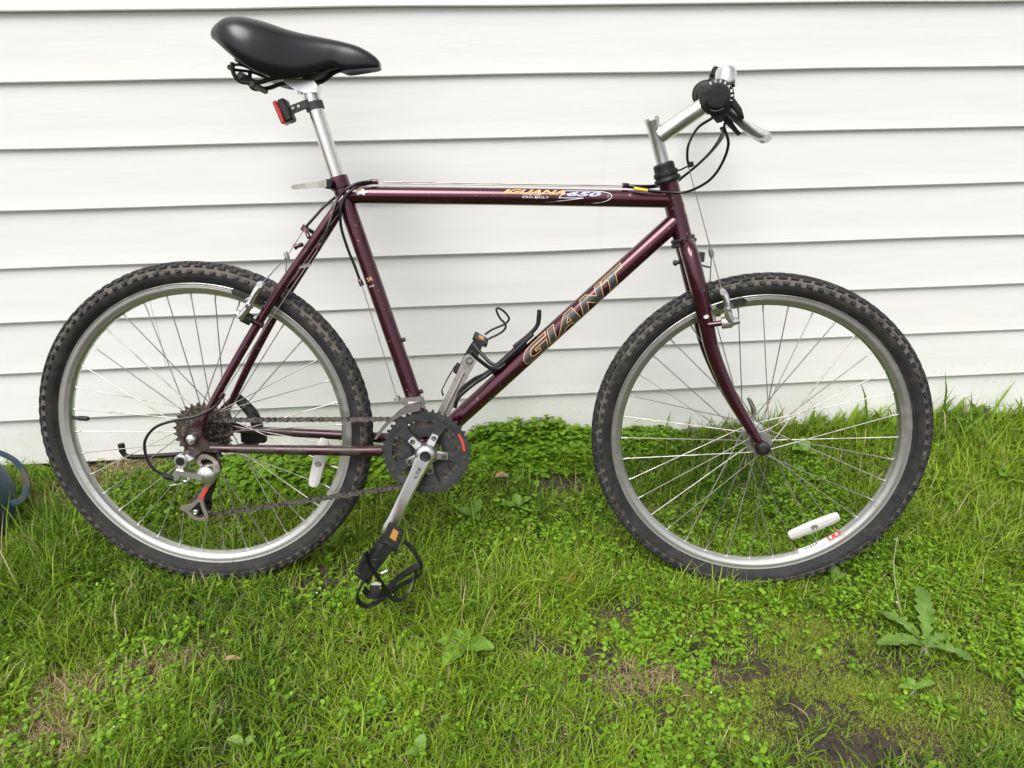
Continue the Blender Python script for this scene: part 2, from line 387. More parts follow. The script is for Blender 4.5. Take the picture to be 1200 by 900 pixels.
# ---- lettering wrapped round the tubes
def wrap(o, a, r):
    """maps (s along the tube, t round it) to the side of the tube that faces -v"""
    o = Vector(o); a = Vector(a).normalized(); up = Vector((-a.z, 0, a.x)); out = Vector((0, -1, 0))
    def fn(s, t, h): ph = t / r; return o + a * s + (out * math.cos(ph) + up * math.sin(ph)) * (r + h)
    return fn
def fill(loops, fn, h, mb, cuts=3):
    pts = [p for l in loops for p in l]
    tri = geometry.tessellate_polygon([[Vector((p[0], p[1], 0)) for p in l] for l in loops])
    bm = bmesh.new(); vs_ = [bm.verts.new((p[0], p[1], 0)) for p in pts]
    for t in tri:
        try: bm.faces.new([vs_[i] for i in t])
        except ValueError: pass
    for _ in range(cuts):
        long = [e for e in bm.edges if e.calc_length() > .0045]
        if not long: break
        bmesh.ops.subdivide_edges(bm, edges=long, cuts=1)
        bmesh.ops.triangulate(bm, faces=bm.faces)
    bm.verts.index_update()
    mb.add([fn(v.co.x, v.co.y, h) for v in bm.verts], [[v.index for v in f.verts] for f in bm.faces]); bm.free()
def outline(loops, fn, h, w, mb):
    for l in loops:
        n = len(l); A = sum(l[i][0] * l[(i + 1) % n][1] - l[(i + 1) % n][0] * l[i][1] for i in range(n)); sgn = 1 if A > 0 else -1
        ins = []
        for i in range(n):
            p0, p1, p2 = Vector(l[i - 1]), Vector(l[i]), Vector(l[(i + 1) % n])
            d1 = (p1 - p0).normalized(); d2 = (p2 - p1).normalized(); n1 = Vector((-d1.y, d1.x)) * sgn; n2 = Vector((-d2.y, d2.x)) * sgn
            m = (n1 + n2); m = m.normalized() * min(2.2, 1 / max(.3, m.length / 2)) if m.length > 1e-4 else n1
            ins.append((p1 + m * w * .5, p1 - m * w * .5))
        for i in range(n):
            (a, b), (c, d) = ins[i], ins[(i + 1) % n]; k = max(1, int((c - a).length / .004))
            vs_ = []
            for j in range(k + 1):
                t = j / k; q1 = a.lerp(c, t); q2 = b.lerp(d, t); vs_ += [fn(q1.x, q1.y, h), fn(q2.x, q2.y, h)]
            mb.add(vs_, [(2 * j, 2 * j + 1, 2 * j + 3, 2 * j + 2) for j in range(k)])
GL = {'G': [[(1, 1), (.42, 1), (.2, .93), (.06, .78), (0, .5), (.06, .2), (.22, .05), (.45, 0), (1, 0), (1, .56), (.52, .56), (.52, .42), (.70, .42), (.70, .24), (.46, .24), (.34, .33), (.30, .5), (.34, .68), (.46, .76), (1, .76)]],
      'I': [[(0, 0), (1, 0), (1, 1), (0, 1)]],
      'A': [[(0, 0), (.30, 0), (.38, .2), (.66, .2), (.70, 0), (1, 0), (.74, 1), (.40, 1)], [(.45, .40), (.53, .68), (.62, .40)]],
      'N': [[(0, 0), (.29, 0), (.29, .56), (.72, 0), (1, 0), (1, 1), (.71, 1), (.71, .46), (.28, 1), (0, 1)]],
      'T': [[(.30, 0), (.68, 0), (.68, .72), (1, .72), (1, 1), (0, 1), (0, .72), (.30, .72)]]}
fn = wrap(DT0, DT1 - DT0, .0172); hh = .0285; mbf, mbo = MB(), MB()
for ch, s0, s1 in (('G', .2535, .3125), ('I', .3185, .3340), ('A', .3370, .3960), ('N', .4010, .4520), ('T', .4545, .5020)):
    loops = [[(s0 + (s1 - s0) * x + .52 * (y - .5) * hh, (y - .5) * hh) for x, y in l] for l in GL[ch]]
    fill(loops, fn, .0003, mbf, 4); outline(loops, fn, .0006, .0013, mbo)
part('lettering', mbf, M['charcoal'], frame, smooth=False)
part('lettering_outline', mbo, M['gold'], frame, smooth=False)
def text_mesh(body, size, shear=0.0, bold=0.0, sx=1.0):
    cu = bpy.data.curves.new('text', 'FONT'); cu.body = body; cu.size = size; cu.shear = shear; cu.offset = bold; cu.resolution_u = 2
    o = bpy.data.objects.new('text', cu); COL.objects.link(o)
    dg = bpy.context.evaluated_depsgraph_get(); me = o.evaluated_get(dg).to_mesh()
    v = [(p.co.x * sx, p.co.y) for p in me.vertices]; f = [tuple(p.vertices) for p in me.polygons]
    o.evaluated_get(dg).to_mesh_clear(); bpy.data.objects.remove(o); bpy.data.curves.remove(cu)
    return v, f
def text_on(body, fn, s0, s1, t0, height, shear=0, bold=0, h=.0004):
    v, f = text_mesh(body, 1.0, shear, bold)
    if not v: return MB()
    a = np.array(v); lo = a.min(0); hi = a.max(0)
    a = (a - lo) / (hi - lo); mb = MB()
    mb.add([fn(s0 + (s1 - s0) * p[0], t0 + height * p[1], h) for p in a], f); return mb
ft = wrap((0, 0, .4522), (1, 0, .0012), .0156)
part('lettering', text_on('IGUANA', ft, .574, .687, .0035, .0092, .45, .032), M['orange'], frame, smooth=False)
part('lettering', text_on('650', ft, .692, .754, .0010, .0088, .35, .03), M['lilac'], frame, smooth=False)
part('lettering', text_on('CRO-MOLY', ft, .610, .659, -.0035, .0034, 0, .01), M['white'], frame, smooth=False)
part('lettering', text_on('CUSTOM TUBING', ft, .611, .644, .0012, .0024, 0, 0), M['white'], frame, smooth=False)
mb = MB()
sw = [(.677, -.002), (.690, .0115), (.745, .0115), (.766, .0085), (.773, .002), (.764, -.006), (.745, -.0105), (.715, -.0135), (.652, -.0115), (.722, -.0018), (.677, -.002)]
sw = [(p.x, p.y) for p in spline([(a, b, 0) for a, b in sw[2:8]], 5)]; sw = [(.722, -.0018), (.677, -.002), (.690, .0115)] + sw + [(.652, -.0115), (.722, -.0018)]
for (a, b), (c, d) in zip(sw, sw[1:]):
    e = Vector((c - a, d - b)).normalized(); n_ = Vector((-e.y, e.x)) * .0006
    k = 4; vs_ = []
    for j in range(k + 1):
        t = j / k; x = a + (c - a) * t; y = b + (d - b) * t; vs_ += [ft(x + n_.x, y + n_.y, .0004), ft(x - n_.x, y - n_.y, .0004)]
    mb.add(vs_, [(2 * j, 2 * j + 1, 2 * j + 3, 2 * j + 2) for j in range(k)])
part('lettering_swoosh', mb, M['white'], frame, smooth=False)
# round maker's sticker with wings on the top tube, badges on seat stay and fork
def disc2(fn, s0, t0, rs, rt, n=18, h=.0004): 
    mb = MB(); mb.add([fn(s0, t0, h)] + [fn(s0 + rs * math.cos(2 * math.pi * i / n), t0 + rt * math.sin(2 * math.pi * i / n), h) for i in range(n)], [(0, i + 1, (i + 1) % n + 1) for i in range(n)]); return mb
mb = disc2(ft, .3185, .0015, .0078, .0078); fill([[(.305, .002), (.311, .0045), (.326, .0045), (.333, .002), (.326, .000), (.311, .000)]], ft, .0005, mb, 1)
part('sticker', mb, M['white'], frame, smooth=False)
part('sticker', disc2(ft, .3185, .0055, .005, .0025, h=.0007), M['orange'], frame, smooth=False)
fst = wrap(BB, STOP - BB, .0153)
for s_, hgt, txt, m_ in ((.338, .0075, 'SR', 'gold'), (.372, .004, 'GIANT', 'white'), (.327, .003, '4130', 'white')):
    v_, f_ = text_mesh(txt, 1.0, 0, .01); a_ = np.array(v_); a_ = (a_ - a_.min(0)) / (a_.max(0) - a_.min(0)); mb = MB()
    L_ = {'SR': .012, 'GIANT': .045, '4130': .010}[txt]
    if txt == 'GIANT': mb.add([fst(s_ + L_ * p[0], .003 + hgt * p[1], .0004) for p in a_], f_)
    else: mb.add([fst(s_ + hgt * p[1], .008 - L_ * p[0], .0004) for p in a_], f_)
    if txt != 'GIANT': part('lettering', mb, M[m_], frame, smooth=False)
part('yellow_tape', MB().tube([(.812, -.0185, .4692), (.836, -.0212, .4662)], [.0030, .0029], 10), M['yellow'], frame)
fhd = wrap(hpt(.380), SAX, .018)
def fhead(s, t, h): return fhd(s, t, h)
mb = MB()
n_ = 22
for i in range(n_):
    a0, a1 = 2 * math.pi * i / n_, 2 * math.pi * (i + 1) / n_
    q = []
    for a_ in (a0, a1):
        for rr in (1, .82): q.append(fhd(.052 + .0125 * rr * math.sin(a_), -.0215 + .0085 * rr * math.cos(a_), .0005))
    mb.add(q, [(0, 1, 3, 2)])
part('head_badge', mb, M['gold'], frame, smooth=False)

# ---- wheels
def wheel_at(hub, steer, label):
    o = link('wheel', None, bike); o['label'] = label
    if steer: o.matrix_basis = Matrix.Translation(K(hub)) @ SM.to_4x4()
    else: o.matrix_basis = Matrix.Translation(F(hub))
    return o
def wpart(name, mb, m, parent, smooth=True, angle=38):
    return link(name, mb.mesh(name, m, None, smooth, angle), parent)
AX = (0, 1, 0)
def tyre_prof():
    pr = [(.2838, -.0098)]
    for i in range(25):
        a = R(-146 + 292 * i / 24); pr.append((.3030 + .0182 * math.cos(a), .0222 * math.sin(a)))
    pr.append((.2838, .0098)); return pr
tm = MB(); n = 120; pr = tyre_prof(); vs_, fs_, ms_ = [], [], []
for j in range(n):
    th = 2 * math.pi * j / n
    for r_, v_ in pr: vs_.append((r_ * math.cos(th), v_, r_ * math.sin(th)))
for j in range(n):
    for i in range(len(pr) - 1):
        j2 = (j + 1) % n; k = len(pr); fs_.append((j * k + i, j2 * k + i, j2 * k + i + 1, j * k + i + 1)); ms_.append(1 if pr[i][0] > .3042 and pr[i + 1][0] > .3042 else 0)
tm.v, tm.f, tm.m = vs_, fs_, ms_
for vv in (-.0172, .0172):                      # moulded line on the sidewall
    tm.cur = 0; tm.lathe((0, 0, 0), AX, [(.2905, vv * .93), (.2920, vv * 1.05), (.2935, vv * 1.0)], 96)
TYRE = tm.mesh('tyre', [M['rubber'], M['dust']], None, True, 50)
def tread_mesh(kind):
    mb = MB(); N_ = 92
    def knob(th, al, lt, lv, h, skew=0):
        r0 = .3030 + .0182 * math.cos(al); v0 = .0222 * math.sin(al)
        rad = Vector((math.cos(th), 0, math.sin(th))); tg = Vector((-math.sin(th), 0, math.cos(th))); ax = Vector((0, 1, 0))
        nrm = (rad * math.cos(al) + ax * math.sin(al)); sd = (ax * math.cos(al) - rad * math.sin(al))
        c = rad * r0 + ax * v0; b = .82; q = []
        for hz_, sc in ((-.0015, 1.08), (h, b)):
            for a_, b_ in ((-1, -1), (1, -1), (1, 1), (-1, 1)):
                q.append(c + nrm * hz_ + tg * (a_ * lt * sc + b_ * skew) + sd * (b_ * lv * sc))
        mb.add(q, [(4, 5, 6, 7), (0, 1, 5, 4), (1, 2, 6, 5), (2, 3, 7, 6), (3, 0, 4, 7)])
    for j in range(N_):
        th = 2 * math.pi * j / N_; d = math.pi / N_
        jit = random.uniform(-.0004, .0004)
        if kind == 'rear':
            knob(th, R(-15), .0076, .0056, .0036, .001); knob(th + d, R(15), .0076, .0056, .0036, -.001)
            knob(th + d * .8, R(-41), .0072, .0036, .0034, .0012); knob(th + d * 1.8, R(41), .0072, .0036, .0034, -.0012)
            knob(th, R(-76), .0050, .0025, .0034 + jit); knob(th + d, R(76), .0050, .0025, .0034 + jit)
        else:
            knob(th, R(-13), .0074, .0050, .0036, .0018); knob(th + d, R(13), .0074, .0050, .0036, -.0018)
            knob(th + d, R(-41), .0076, .0040, .0034, -.0014); knob(th, R(41), .0076, .0040, .0034, .0014)
            knob(th + d * .5, R(-74), .0056, .0030, .0034 + jit); knob(th + d * 1.5, R(74), .0056, .0030, .0034 + jit)
    return mb.mesh('tread', M['tread'], None, False)
RIM = MB().lathe((0, 0, 0), AX, [(.2850, -.0108), (.2856, -.0120), (.2846, -.0126), (.2815, -.0119), (.2812, -.0123), (.2778, -.0120), (.2775, -.0124), (.2735, -.0120), (.2728, -.0115),
                                 (.2675, -.0098), (.2648, -.0062), (.2640, 0), (.2648, .0062), (.2675, .0098), (.2728, .0115), (.2735, .0120), (.2775, .0124), (.2778, .0120), (.2812, .0123), (.2815, .0119), (.2846, .0126), (.2856, .0120), (.2850, .0108), (.2790, .0095), (.2780, 0), (.2790, -.0095)], 144, closed=True).mesh('rim', M['rim'], None, True, 30)
NIP = MB().cyl((.2655, 0, 0), (.2525, 0, 0), .0019, 8, .0016).mesh('nipple', M['rim'])
def spoke_mesh(fl, vf, off):
    a = Vector((fl * math.cos(off), vf, fl * math.sin(off))); b = Vector((.258, 0, 0))
    return MB().tube([a, b], .00105, 6, cap=False).mesh('spoke', M['spoke'])
def make_wheel(hub, steer, label, kind, off0, flr, vn, vf):
    w = wheel_at(hub, steer, label)
    link('tyre', TYRE, w); tag(link('tread', tread_mesh(kind), w), kind='stuff'); link('rim', RIM, w)
    sp = {(s, l): spoke_mesh(flr, vn if s == 0 else vf, R(64) * l) for s in (0, 1) for l in (-1, 1)}
    for k in range(36):
        th = R(off0 - 10 * k); rot = Matrix.Rotation(-th, 4, 'Y')
        s = link('spoke', sp[(k % 2, 1 if (k // 2) % 2 else -1)], w); s.matrix_basis = rot
        q = link('nipple', NIP, w); q.matrix_basis = rot
    return w
fw = make_wheel(FHUB, True, 'front wheel, turned slightly towards the viewer', 'front', 93.4, .0195, -.031, .031)
rw = make_wheel(V(0, 0, 0), False, 'rear wheel with dusty tyre', 'rear', 92.5, .0215, -.016, .034)
hubp = lambda a, b, fr, core: [(0, a - .004), (.009, a - .004), (.010, a - .001), (fr, a - .001), (fr + .0008, a), (fr, a + .002), (core + .003, a + .004), (core, a + .012), (core, b - .012), (core + .003, b - .004), (fr, b - .002), (fr + .0008, b), (fr, b + .001), (.010, b + .001), (.009, b + .004), (0, b + .004)]
mb = MB().lathe((0, 0, 0), AX, hubp(-.031, .031, .0225, .0125), 32); mb.cyl((0, -.056, 0), (0, .056, 0), .0052, 12)
wpart('hub', mb, M['alu'], fw)
mb = MB().lathe((0, 0, 0), AX, hubp(-.016, .034, .0250, .0150), 32); mb.cyl((0, -.072, 0), (0, .07, 0), .0055, 12)
wpart('hub', mb, M['grey_alloy'], rw)
mb = MB().lathe((0, -.0565, 0), (0, -1, 0), [(.010, -.003), (.0128, -.001), (.0132, .003), (.0125, .0075), (.0100, .010), (.0066, .0108), (.0060, .0094), (0, .0094)], 20)
wpart('axle_nut', mb, M['black'], fw)
mb = MB().lathe((0, -.068, 0), (0, -1, 0), [(.0085, -.002), (.0095, 0), (.0096, .006), (.0085, .0105), (.005, .013), (.002, .0132), (.0017, .0115), (0, .0115)], 20)
wpart('quick_release_nut', mb, M['alu'], rw)
mb = MB().tube(spline([(.000, .060, 0), (.004, .066, .016), (.006, .066, .036), (-.004, .062, .058), (-.012, .058, .066)], 6), [.006, .006, .0055, .0045, .003], 12)
wpart('quick_release_lever', mb, M['chrome'], fw)
# valve with its black cap
thv = R(176.4); dv = Vector((math.cos(thv), 0, math.sin(thv)))
mb = MB().tube([dv * .2670, dv * .254, dv * .253, dv * .236, dv * .234], [.0035, .0035, .0048, .0048, .0030], 12); wpart('valve', mb, M['black'], rw)
thv = R(-82); dv = Vector((math.cos(thv), 0, math.sin(thv)))
# spoke reflectors
def reflector(w, a, b, hw, v):
    a = Vector(a); b = Vector(b); d = (b - a); L_ = d.length; d.normalize(); pz = Vector((-d.z, 0, d.x)); mb = MB(); secs = []
    for t, k in ((0, .55), (.03, .78), (.12, .9), (.5, 1.0), (.88, .9), (.97, .78), (1, .55)):
        c = a + d * L_ * t
        secs.append([c + pz * (hw * k * x) + Vector((0, v + y, 0)) for x, y in ((-1, 0), (-.92, -.0025), (-.35, -.0050), (.35, -.0050), (.92, -.0025), (1, 0), (.9, .0025), (-.9, .0025))])
    mb.loft(secs); o = wpart('reflector', mb, M['reflector'], w, angle=20)
    c = (a + b) / 2 + Vector((0, v - .004, 0))
    wpart('reflector_screw', MB().lathe(c, (0, -1, 0), [(.0062, 0), (.0066, .0018), (.0050, .0026), (.0040, .0014), (.0022, .0012), (.0018, .0026), (0, .0028)], 18), M['grey_alloy'], w)
reflector(fw, (1.1660 - WB, 0, -.198), (1.2555 - WB, 0, -.147), .0125, -.022)
reflector(rw, (.2330, 0, -.013), (.2060, 0, -.112), .0125, -.018)
# rim stickers on the inner face of the front rim
def rim_decal(a0, a1, v0, v1, m, lift=.0006, name='rim_sticker'):
    mb = MB(); k = 10; vs_ = []
    def rr(v): 
        v = abs(v); return float(np.interp(v, [0, .0062, .0098, .0115], [.2640, .2648, .2675, .2728])) - lift
    L_ = [v0 + (v1 - v0) * i / 4 for i in range(5)]
    for i in range(k + 1):
        a = R(a0 + (a1 - a0) * i / k)
        for v in L_: vs_.append((rr(v) * math.cos(a), v, rr(v) * math.sin(a)))
    mb.add(vs_, [(i * 5 + j, i * 5 + j + 1, i * 5 + j + 6, i * 5 + j + 5) for i in range(k) for j in range(4)])
    return wpart(name, mb, m, fw)
rim_decal(-65.5, -52.0, -.0098, .0035, M['white']); rim_decal(-51.8, -46.2, -.0098, .0035, M['red_decal'])
def rim_text(body, a0, a1, v0, v1, m, lift):
    v, f = text_mesh(body, 1.0, .1, .02); a = np.array(v); a = (a - a.min(0)) / (a.max(0) - a.min(0)); mb = MB(); q = []
    for x, y in a:
        th = R(a0 + (a1 - a0) * x); vv = v0 + (v1 - v0) * y; r_ = float(np.interp(abs(vv), [0, .0062, .0098, .0115], [.2640, .2648, .2675, .2728])) - lift
        q.append((r_ * math.cos(th), vv, r_ * math.sin(th)))
    mb.add(q, f); wpart('lettering', mb, m, fw, smooth=False)
rim_text('ALESA', -63, -56.5, -.0060, -.0008, M['charcoal'], .0010)
rim_text('918', -47.0, -51.2, .0015, -.0085, M['white'], .0010)

# ---- fork and headset
fork = group_part('fork')
BL = [(.9165, -.006, .374), (.9185, -.018, .370), (.9225, -.032, .356), (.9310, -.0395, .329), (.9400, -.0425, .3010), (.9570, -.0420, .2470), (.9780, -.0415, .1785), (1.0120, -.0425, .1090), (1.0440, -.0455, .0580), (1.0765, -.0500, .011)]
for sg in (1, -1):
    pts = BL if sg == 1 else mir(BL)
    part('fork_blade', MB().tube(spline(pts, 6), [.0155, .0160, .0160, .0158, .0154, .0146, .0134, .0120, .0105, .0090], 20), M['paint'], fork, K)
    v_ = -.0515 * sg
    part('fork_dropout', MB().plate([(1.066, .026), (1.079, .018), (1.096, .006), (1.1005, -.004), (1.097, -.014), (1.086, -.0175), (1.074, -.014), (1.068, .002)], v_ - .004, v_ + .004), M['paint_dirty'], fork, K)
part('fork_crown', MB().tube([hpt(.350), hpt(.376)], [.0170, .0185], 24), M['paint'], fork, K)
part('lower_headset', MB().lathe(hpt(.3705), SAX, [(.016, 0), (.0225, .001), (.0245, .004), (.0235, .007), (.0205, .008), (.0225, .011), (.0225, .014), (.018, .016)], 28), M['ring'], fork, K)
part('upper_headset', MB().lathe(hpt(.4815), SAX, [(.018, 0), (.0225, .001), (.0245, .005), (.0235, .009), (.0200, .011), (.0215, .0135), (.0225, .016), (.0215, .021), (.0190, .022), (.0190, .033), (.0165, .036), (.0140, .0365)], 28), M['black'], fork, K)
part('cable_hanger', MB().ribbon(spline([hpt(.500, .012), hpt(.496, .024), hpt(.497, .034), hpt(.498, .045)], 5), .012, .003, (0, 1, 0)).lathe(hpt(.4945, .046), SAX, [(0, 0), (.0055, 0), (.0055, .009), (0, .010)], 12), M['black'], fork, K)
mb = MB().box(Vector((.948, 0, .350)), (.0055, .007, .009)); mb.ribbon(spline([(.945, 0, .345), (.950, 0, .335), (.965, 0, .331)], 5), .010, .003, (0, 1, 0)); mb.cyl((.897, 0, .337), (.925, 0, .342), .0035, 10); mb.cyl((.899, 0, .337), (.904, 0, .338), .0055, 8)
part('reflector_bracket', mb, M['ring'], fork, K)
fbl = wrap((.9565, -.0450, .2470), (.0205, 0, -.0685), .0146)
mb = disc2(fbl, .0, .0005, .0035, .0048, h=.0006); part('sticker', mb, M['white'], fork, K, smooth=False)
mb = disc2(fbl, .0, -.0022, .0028, .0020, h=.0009); part('sticker', mb, M['lilac'], fork, K, smooth=False)
mb = disc2(fbl, .0, .0030, .0028, .0018, h=.0009); part('sticker', mb, M['orange'], fork, K, smooth=False)

# ---- stem, handlebar and what is clamped to it
stem = group_part('stem')
QT = hpt(.592)
part('quill', MB().lathe(hpt(.505), SAX, [(.0118, 0), (.0118, .083), (.0128, .085), (.0132, .089), (.0125, .0925), (.0060, .0932), (.0055, .0915), (0, .0915)], 28), M['alu'], stem, K)
CL = Vector((.945, 0, .624))
part('extension', MB().tube([hpt(.560, .004), hpt(.560, .004).lerp(CL, .5), CL], [.0150, .0148, .0142], 24), M['alu'], stem, K)
part('clamp', MB().lathe(CL - V(0, .02, 0), AX, [(.0125, 0), (.0170, .001), (.0175, .004), (.0175, .036), (.0170, .039), (.0125, .040)], 24), M['alu'], stem, K)
hbar = group_part('handlebar')
NE, FE = Vector((.9055, -.283, .5895)), Vector((.957, .262, .676))
bpath = spline([NE, NE.lerp(CL, .34) + V(.004, 0, 0), NE.lerp(CL, .72) + V(.004, 0, .001), CL + V(.002, -.03, -.003), CL + V(.002, .03, .003), CL.lerp(FE, .3) + V(.003, 0, 0), FE.lerp(CL, .34) + V(.002, 0, 0), FE], 6)
part('bar', MB().tube(bpath, .0111, 18), M['alu'], hbar, K)
for e, sgn in ((NE, 1), (FE, -1)):
    q = CL + V(.003, 0, 0); d = (q - e).normalized()
    mb = MB().lathe(e - d * .002, d, [(0, .0002), (.0012, .0002), (.0020, .0012), (.0120, .0010), (.0150, .002), (.0158, .0045), (.0156, .010), (.0150, .012), (.0148, .090), (.0160, .092), (.0160, .096), (.011, .097)], 28)
    part('grip', mb, M['grip'], hbar, K)
    # twist shifter collar and its cable housing
    o = e + d * .099
    mb = MB().lathe(o, d, [(.012, 0), (.0225, 0), (.0250, .0015), (.0258, .004), (.0258, .012), (.0225, .016), (.0225, .034), (.0195, .036), (.0115, .036)], 32)
    part('shifter', mb, M['black'], hbar, K)
    mb = MB(); dn = Vector((.22, 0, -1)); dn = (dn - d * dn.dot(d)).normalized(); sdv = d.cross(dn)
    pts = []
    for h0 in (.004, .026):
        for t_, w_ in ((0, .0215), (.014, .0180), (.028, .0085), (.037, .0040)):
            for s_ in (-1, 1): pts.append(o + d * h0 + dn * t_ + sdv * (s_ * w_))
    mb.hull(pts); part('shifter_housing', mb, M['black'], hbar, K)
# marks round the near shifter collar
d = (CL + V(.003, 0, 0) - NE).normalized(); o = NE + d * .0982
up = (Vector((0, 0, 1)) - d * d.z).normalized(); rt = Vector((1, 0, 0)) - d * d.x; rt = (rt - up * rt.dot(up)).normalized()
mb = MB()
for i, ch in enumerate('ECERAMBI'):
    th = R(118 - 19 * i); c = o + (rt * math.cos(th) + up * math.sin(th)) * .0222; tu = rt * math.cos(th) + up * math.sin(th); tr = rt * math.sin(th) - up * math.cos(th)
    v_, f_ = text_mesh(ch, .0052, 0, .0002)
    if v_: mb.add([c + tr * (x - .0016) + tu * (y - .0018) - d * .0006 for x, y in v_], f_)
part('shifter_lettering', mb, M['white'], hbar, K, smooth=False)
mb = MB(); th0 = [R(-112 + 5 * i) for i in range(13)]
mb.add([o + (rt * math.cos(t) + up * math.sin(t)) * r_ - d * .0005 for t in th0 for r_ in (.0188, .0196)], [(2 * i, 2 * i + 1, 2 * i + 3, 2 * i + 2) for i in range(12)])
part('shifter_mark', mb, M['white'], hbar, K, smooth=False)
def brake_lever(e, s):
    """s=1: near lever; offsets run forward and down from the bar"""
    d = (CL - e).normalized(); c = e + d * .150
    mb = MB().lathe(c - d * .010, d, [(.0112, 0), (.0150, .001), (.0155, .004), (.0155, .018), (.0150, .020), (.0112, .020)], 20)
    f = Vector((.70, 0, -.71)); f = (f - d * f.dot(d)).normalized(); g = d.cross(f)
    mb.hull([c + f * a + g * b + d * k for a, b in ((.010, -.013), (.010, .013), (.040, -.009), (.045, .007)) for k in (-.011, .011)])
    mb.hull([c + f * a + g * b + d * k for a, b in ((.030, .003), (.030, .013), (.070, .005), (.068, .011)) for k in (-.008, .006)])
    part('brake_lever_body', mb, M['black'], hbar, K)
    # blade: starts at the pivot, runs outward along the bar to its rounded tip
    if s == 1: part('brake_lever', MB().loft([[Vector(q) + g * w_ * a + f * .0050 * b for a, b in ((-1, -.6), (-.6, -1), (.6, -1), (1, -.6), (1, .6), (.6, 1), (-.6, 1), (-1, .6))] for q, w_ in zip(spline([(.950, -.150, .584), (.962, -.162, .572), (.974, -.178, .5585), (.984, -.200, .5475), (.9915, -.226, .5395)], 5), np.interp(np.linspace(0, 1, 21), [0, .3, .8, .97, 1], [.0068, .0078, .0088, .0086, .0060]))]), M['alu'], hbar, K); part('lever_cover', MB().hull([Vector(p) + g * a + V(0, y_, 0) for p, a in (((.944, 0, .597), .004), ((.944, 0, .597), -.004), ((.958, 0, .585), .005), ((.966, 0, .573), .002), ((.958, 0, .585), -.001)) for y_ in (-.185, -.165)]), M['black'], hbar, K); return
    p0 = c + f * .036; p1 = c + f * .074 - d * .020; p2 = c + f * .082 - d * .062; p3 = c + f * .080 - d * .102
    secs = []
    P = spline([p0, p1, p2, p3], 6)
    for i, q in enumerate(P):
        t = i / (len(P) - 1); w_ = .0062 + .0022 * t; th_ = .0052
        if t > .93: w_ *= .8
        secs.append([q + g * w_ * a + f * th_ * b for a, b in ((-1, -.6), (-.6, -1), (.6, -1), (1, -.6), (1, .6), (.6, 1), (-.6, 1), (-1, .6))])
    mb = MB().loft(secs); part('brake_lever', mb, M['chrome'], hbar, K)
    mb = MB().cyl(c + f * .038 + g * -.016, c + f * .038 + g * .016, .0045, 12, bev=.001); mb.cyl(c + f * .030 + d * .008, c + f * .024 + d * .032, .0042, 12, bev=.001)
    part('barrel_adjuster', mb, M['alu'], hbar, K)
brake_lever(NE, 1); brake_lever(FE, -1)
# bell on top of the bar, lamp bracket beside the far grip
bc = Vector((.955, -.045, .640))
mb = MB().lathe(bc, (0, .14, 1), [(.0165, -.002), (.0178, .000), (.0176, .012), (.0170, .022), (.0145, .0265), (.0090, .0285), (.0, .0290)], 32)
part('bell', mb, M['chrome'], hbar, K, label='small chrome bell')
mb = MB().lathe(CL.lerp(FE, .58) - V(0, .012, 0), AX, [(.0112, 0), (.0165, .001), (.0165, .022), (.0112, .023)], 20)
mb.box(CL.lerp(FE, .60) + V(.022, 0, .036), (.0145, .012, .010), Matrix.Rotation(.35, 3, 'Y'), .003)
mb.box(CL.lerp(FE, .60) + V(.008, 0, .018), (.008, .008, .014), Matrix.Rotation(.5, 3, 'Y'), .002)
part('lamp_bracket', mb, M['black'], hbar, K)

# ---- seatpost, saddle, tail light
sd_ = (STOP - BB).normalized(); PT = Vector((.2290, 0, .6300))
part('seatpost', MB().tube([STOP - sd_ * .04, STOP, STOP.lerp(PT, .5), PT.lerp(STOP, .08), PT], [.0136, .0136, .0136, .0136, .0128], 24), M['post'])
saddle = group_part('saddle', 'black padded saddle')
prof = [(.0735, .712, .706, .018), (.0765, .7165, .7005, .034), (.085, .7235, .695, .047), (.105, .7345, .679, .065), (.128, .7375, .661, .073), (.152, .7345, .646, .072), (.178, .7285, .638, .064), (.203, .7215, .637, .054),
        (.228, .7165, .641, .044), (.254, .7125, .652, .035), (.279, .7085, .662, .0285), (.296, .7055, .657, .0260), (.318, .7000, .659, .0235), (.336, .6920, .6615, .0205), (.349, .6835, .6630, .0165), (.3560, .6760, .6645, .0120)]
ps = spline([(a, b, 0) for a, b, _, _ in prof], 4); pb = spline([(a, c, 0) for a, _, c, _ in prof], 4); ph = spline([(a, d_, 0) for a, _, _, d_ in prof], 4)
half = [(.0, .16), (.55, .10), (.84, .0), (.93, .06), (.99, .24), (1.0, .40), (.965, .60), (.87, .78), (.70, .90), (.45, .972), (.2, .998)]
secs = []
for a, b, c in zip(ps, pb, ph):
    top, bot, hw = a.y, b.y, c.y; hgt = top - bot; dip = .004 * max(0, 1 - abs(a.x - .15) / .09)
    sec = [(a.x, -hw * f_, bot + hgt * g_) for f_, g_ in half] + [(a.x, 0, top - dip)] + [(a.x, hw * f_, bot + hgt * g_) for f_, g_ in reversed(half[1:])]
    secs.append(sec)
part('cover', MB().loft(secs), M['saddle'], saddle, angle=70)
for sg in (-1, 1):
    rl = spline([(.292, sg * .010, .667), (.270, sg * .016, .660), (.254, sg * .021, .650), (.236, sg * .022, .644), (.190, sg * .022, .643), (.170, sg * .022, .640), (.150, sg * .024, .634), (.122, sg * .030, .633), (.112, sg * .036, .644), (.112, sg * .040, .662)], 6)
    part('rail', MB().tube(rl, .0037, 10), M['black'], saddle)
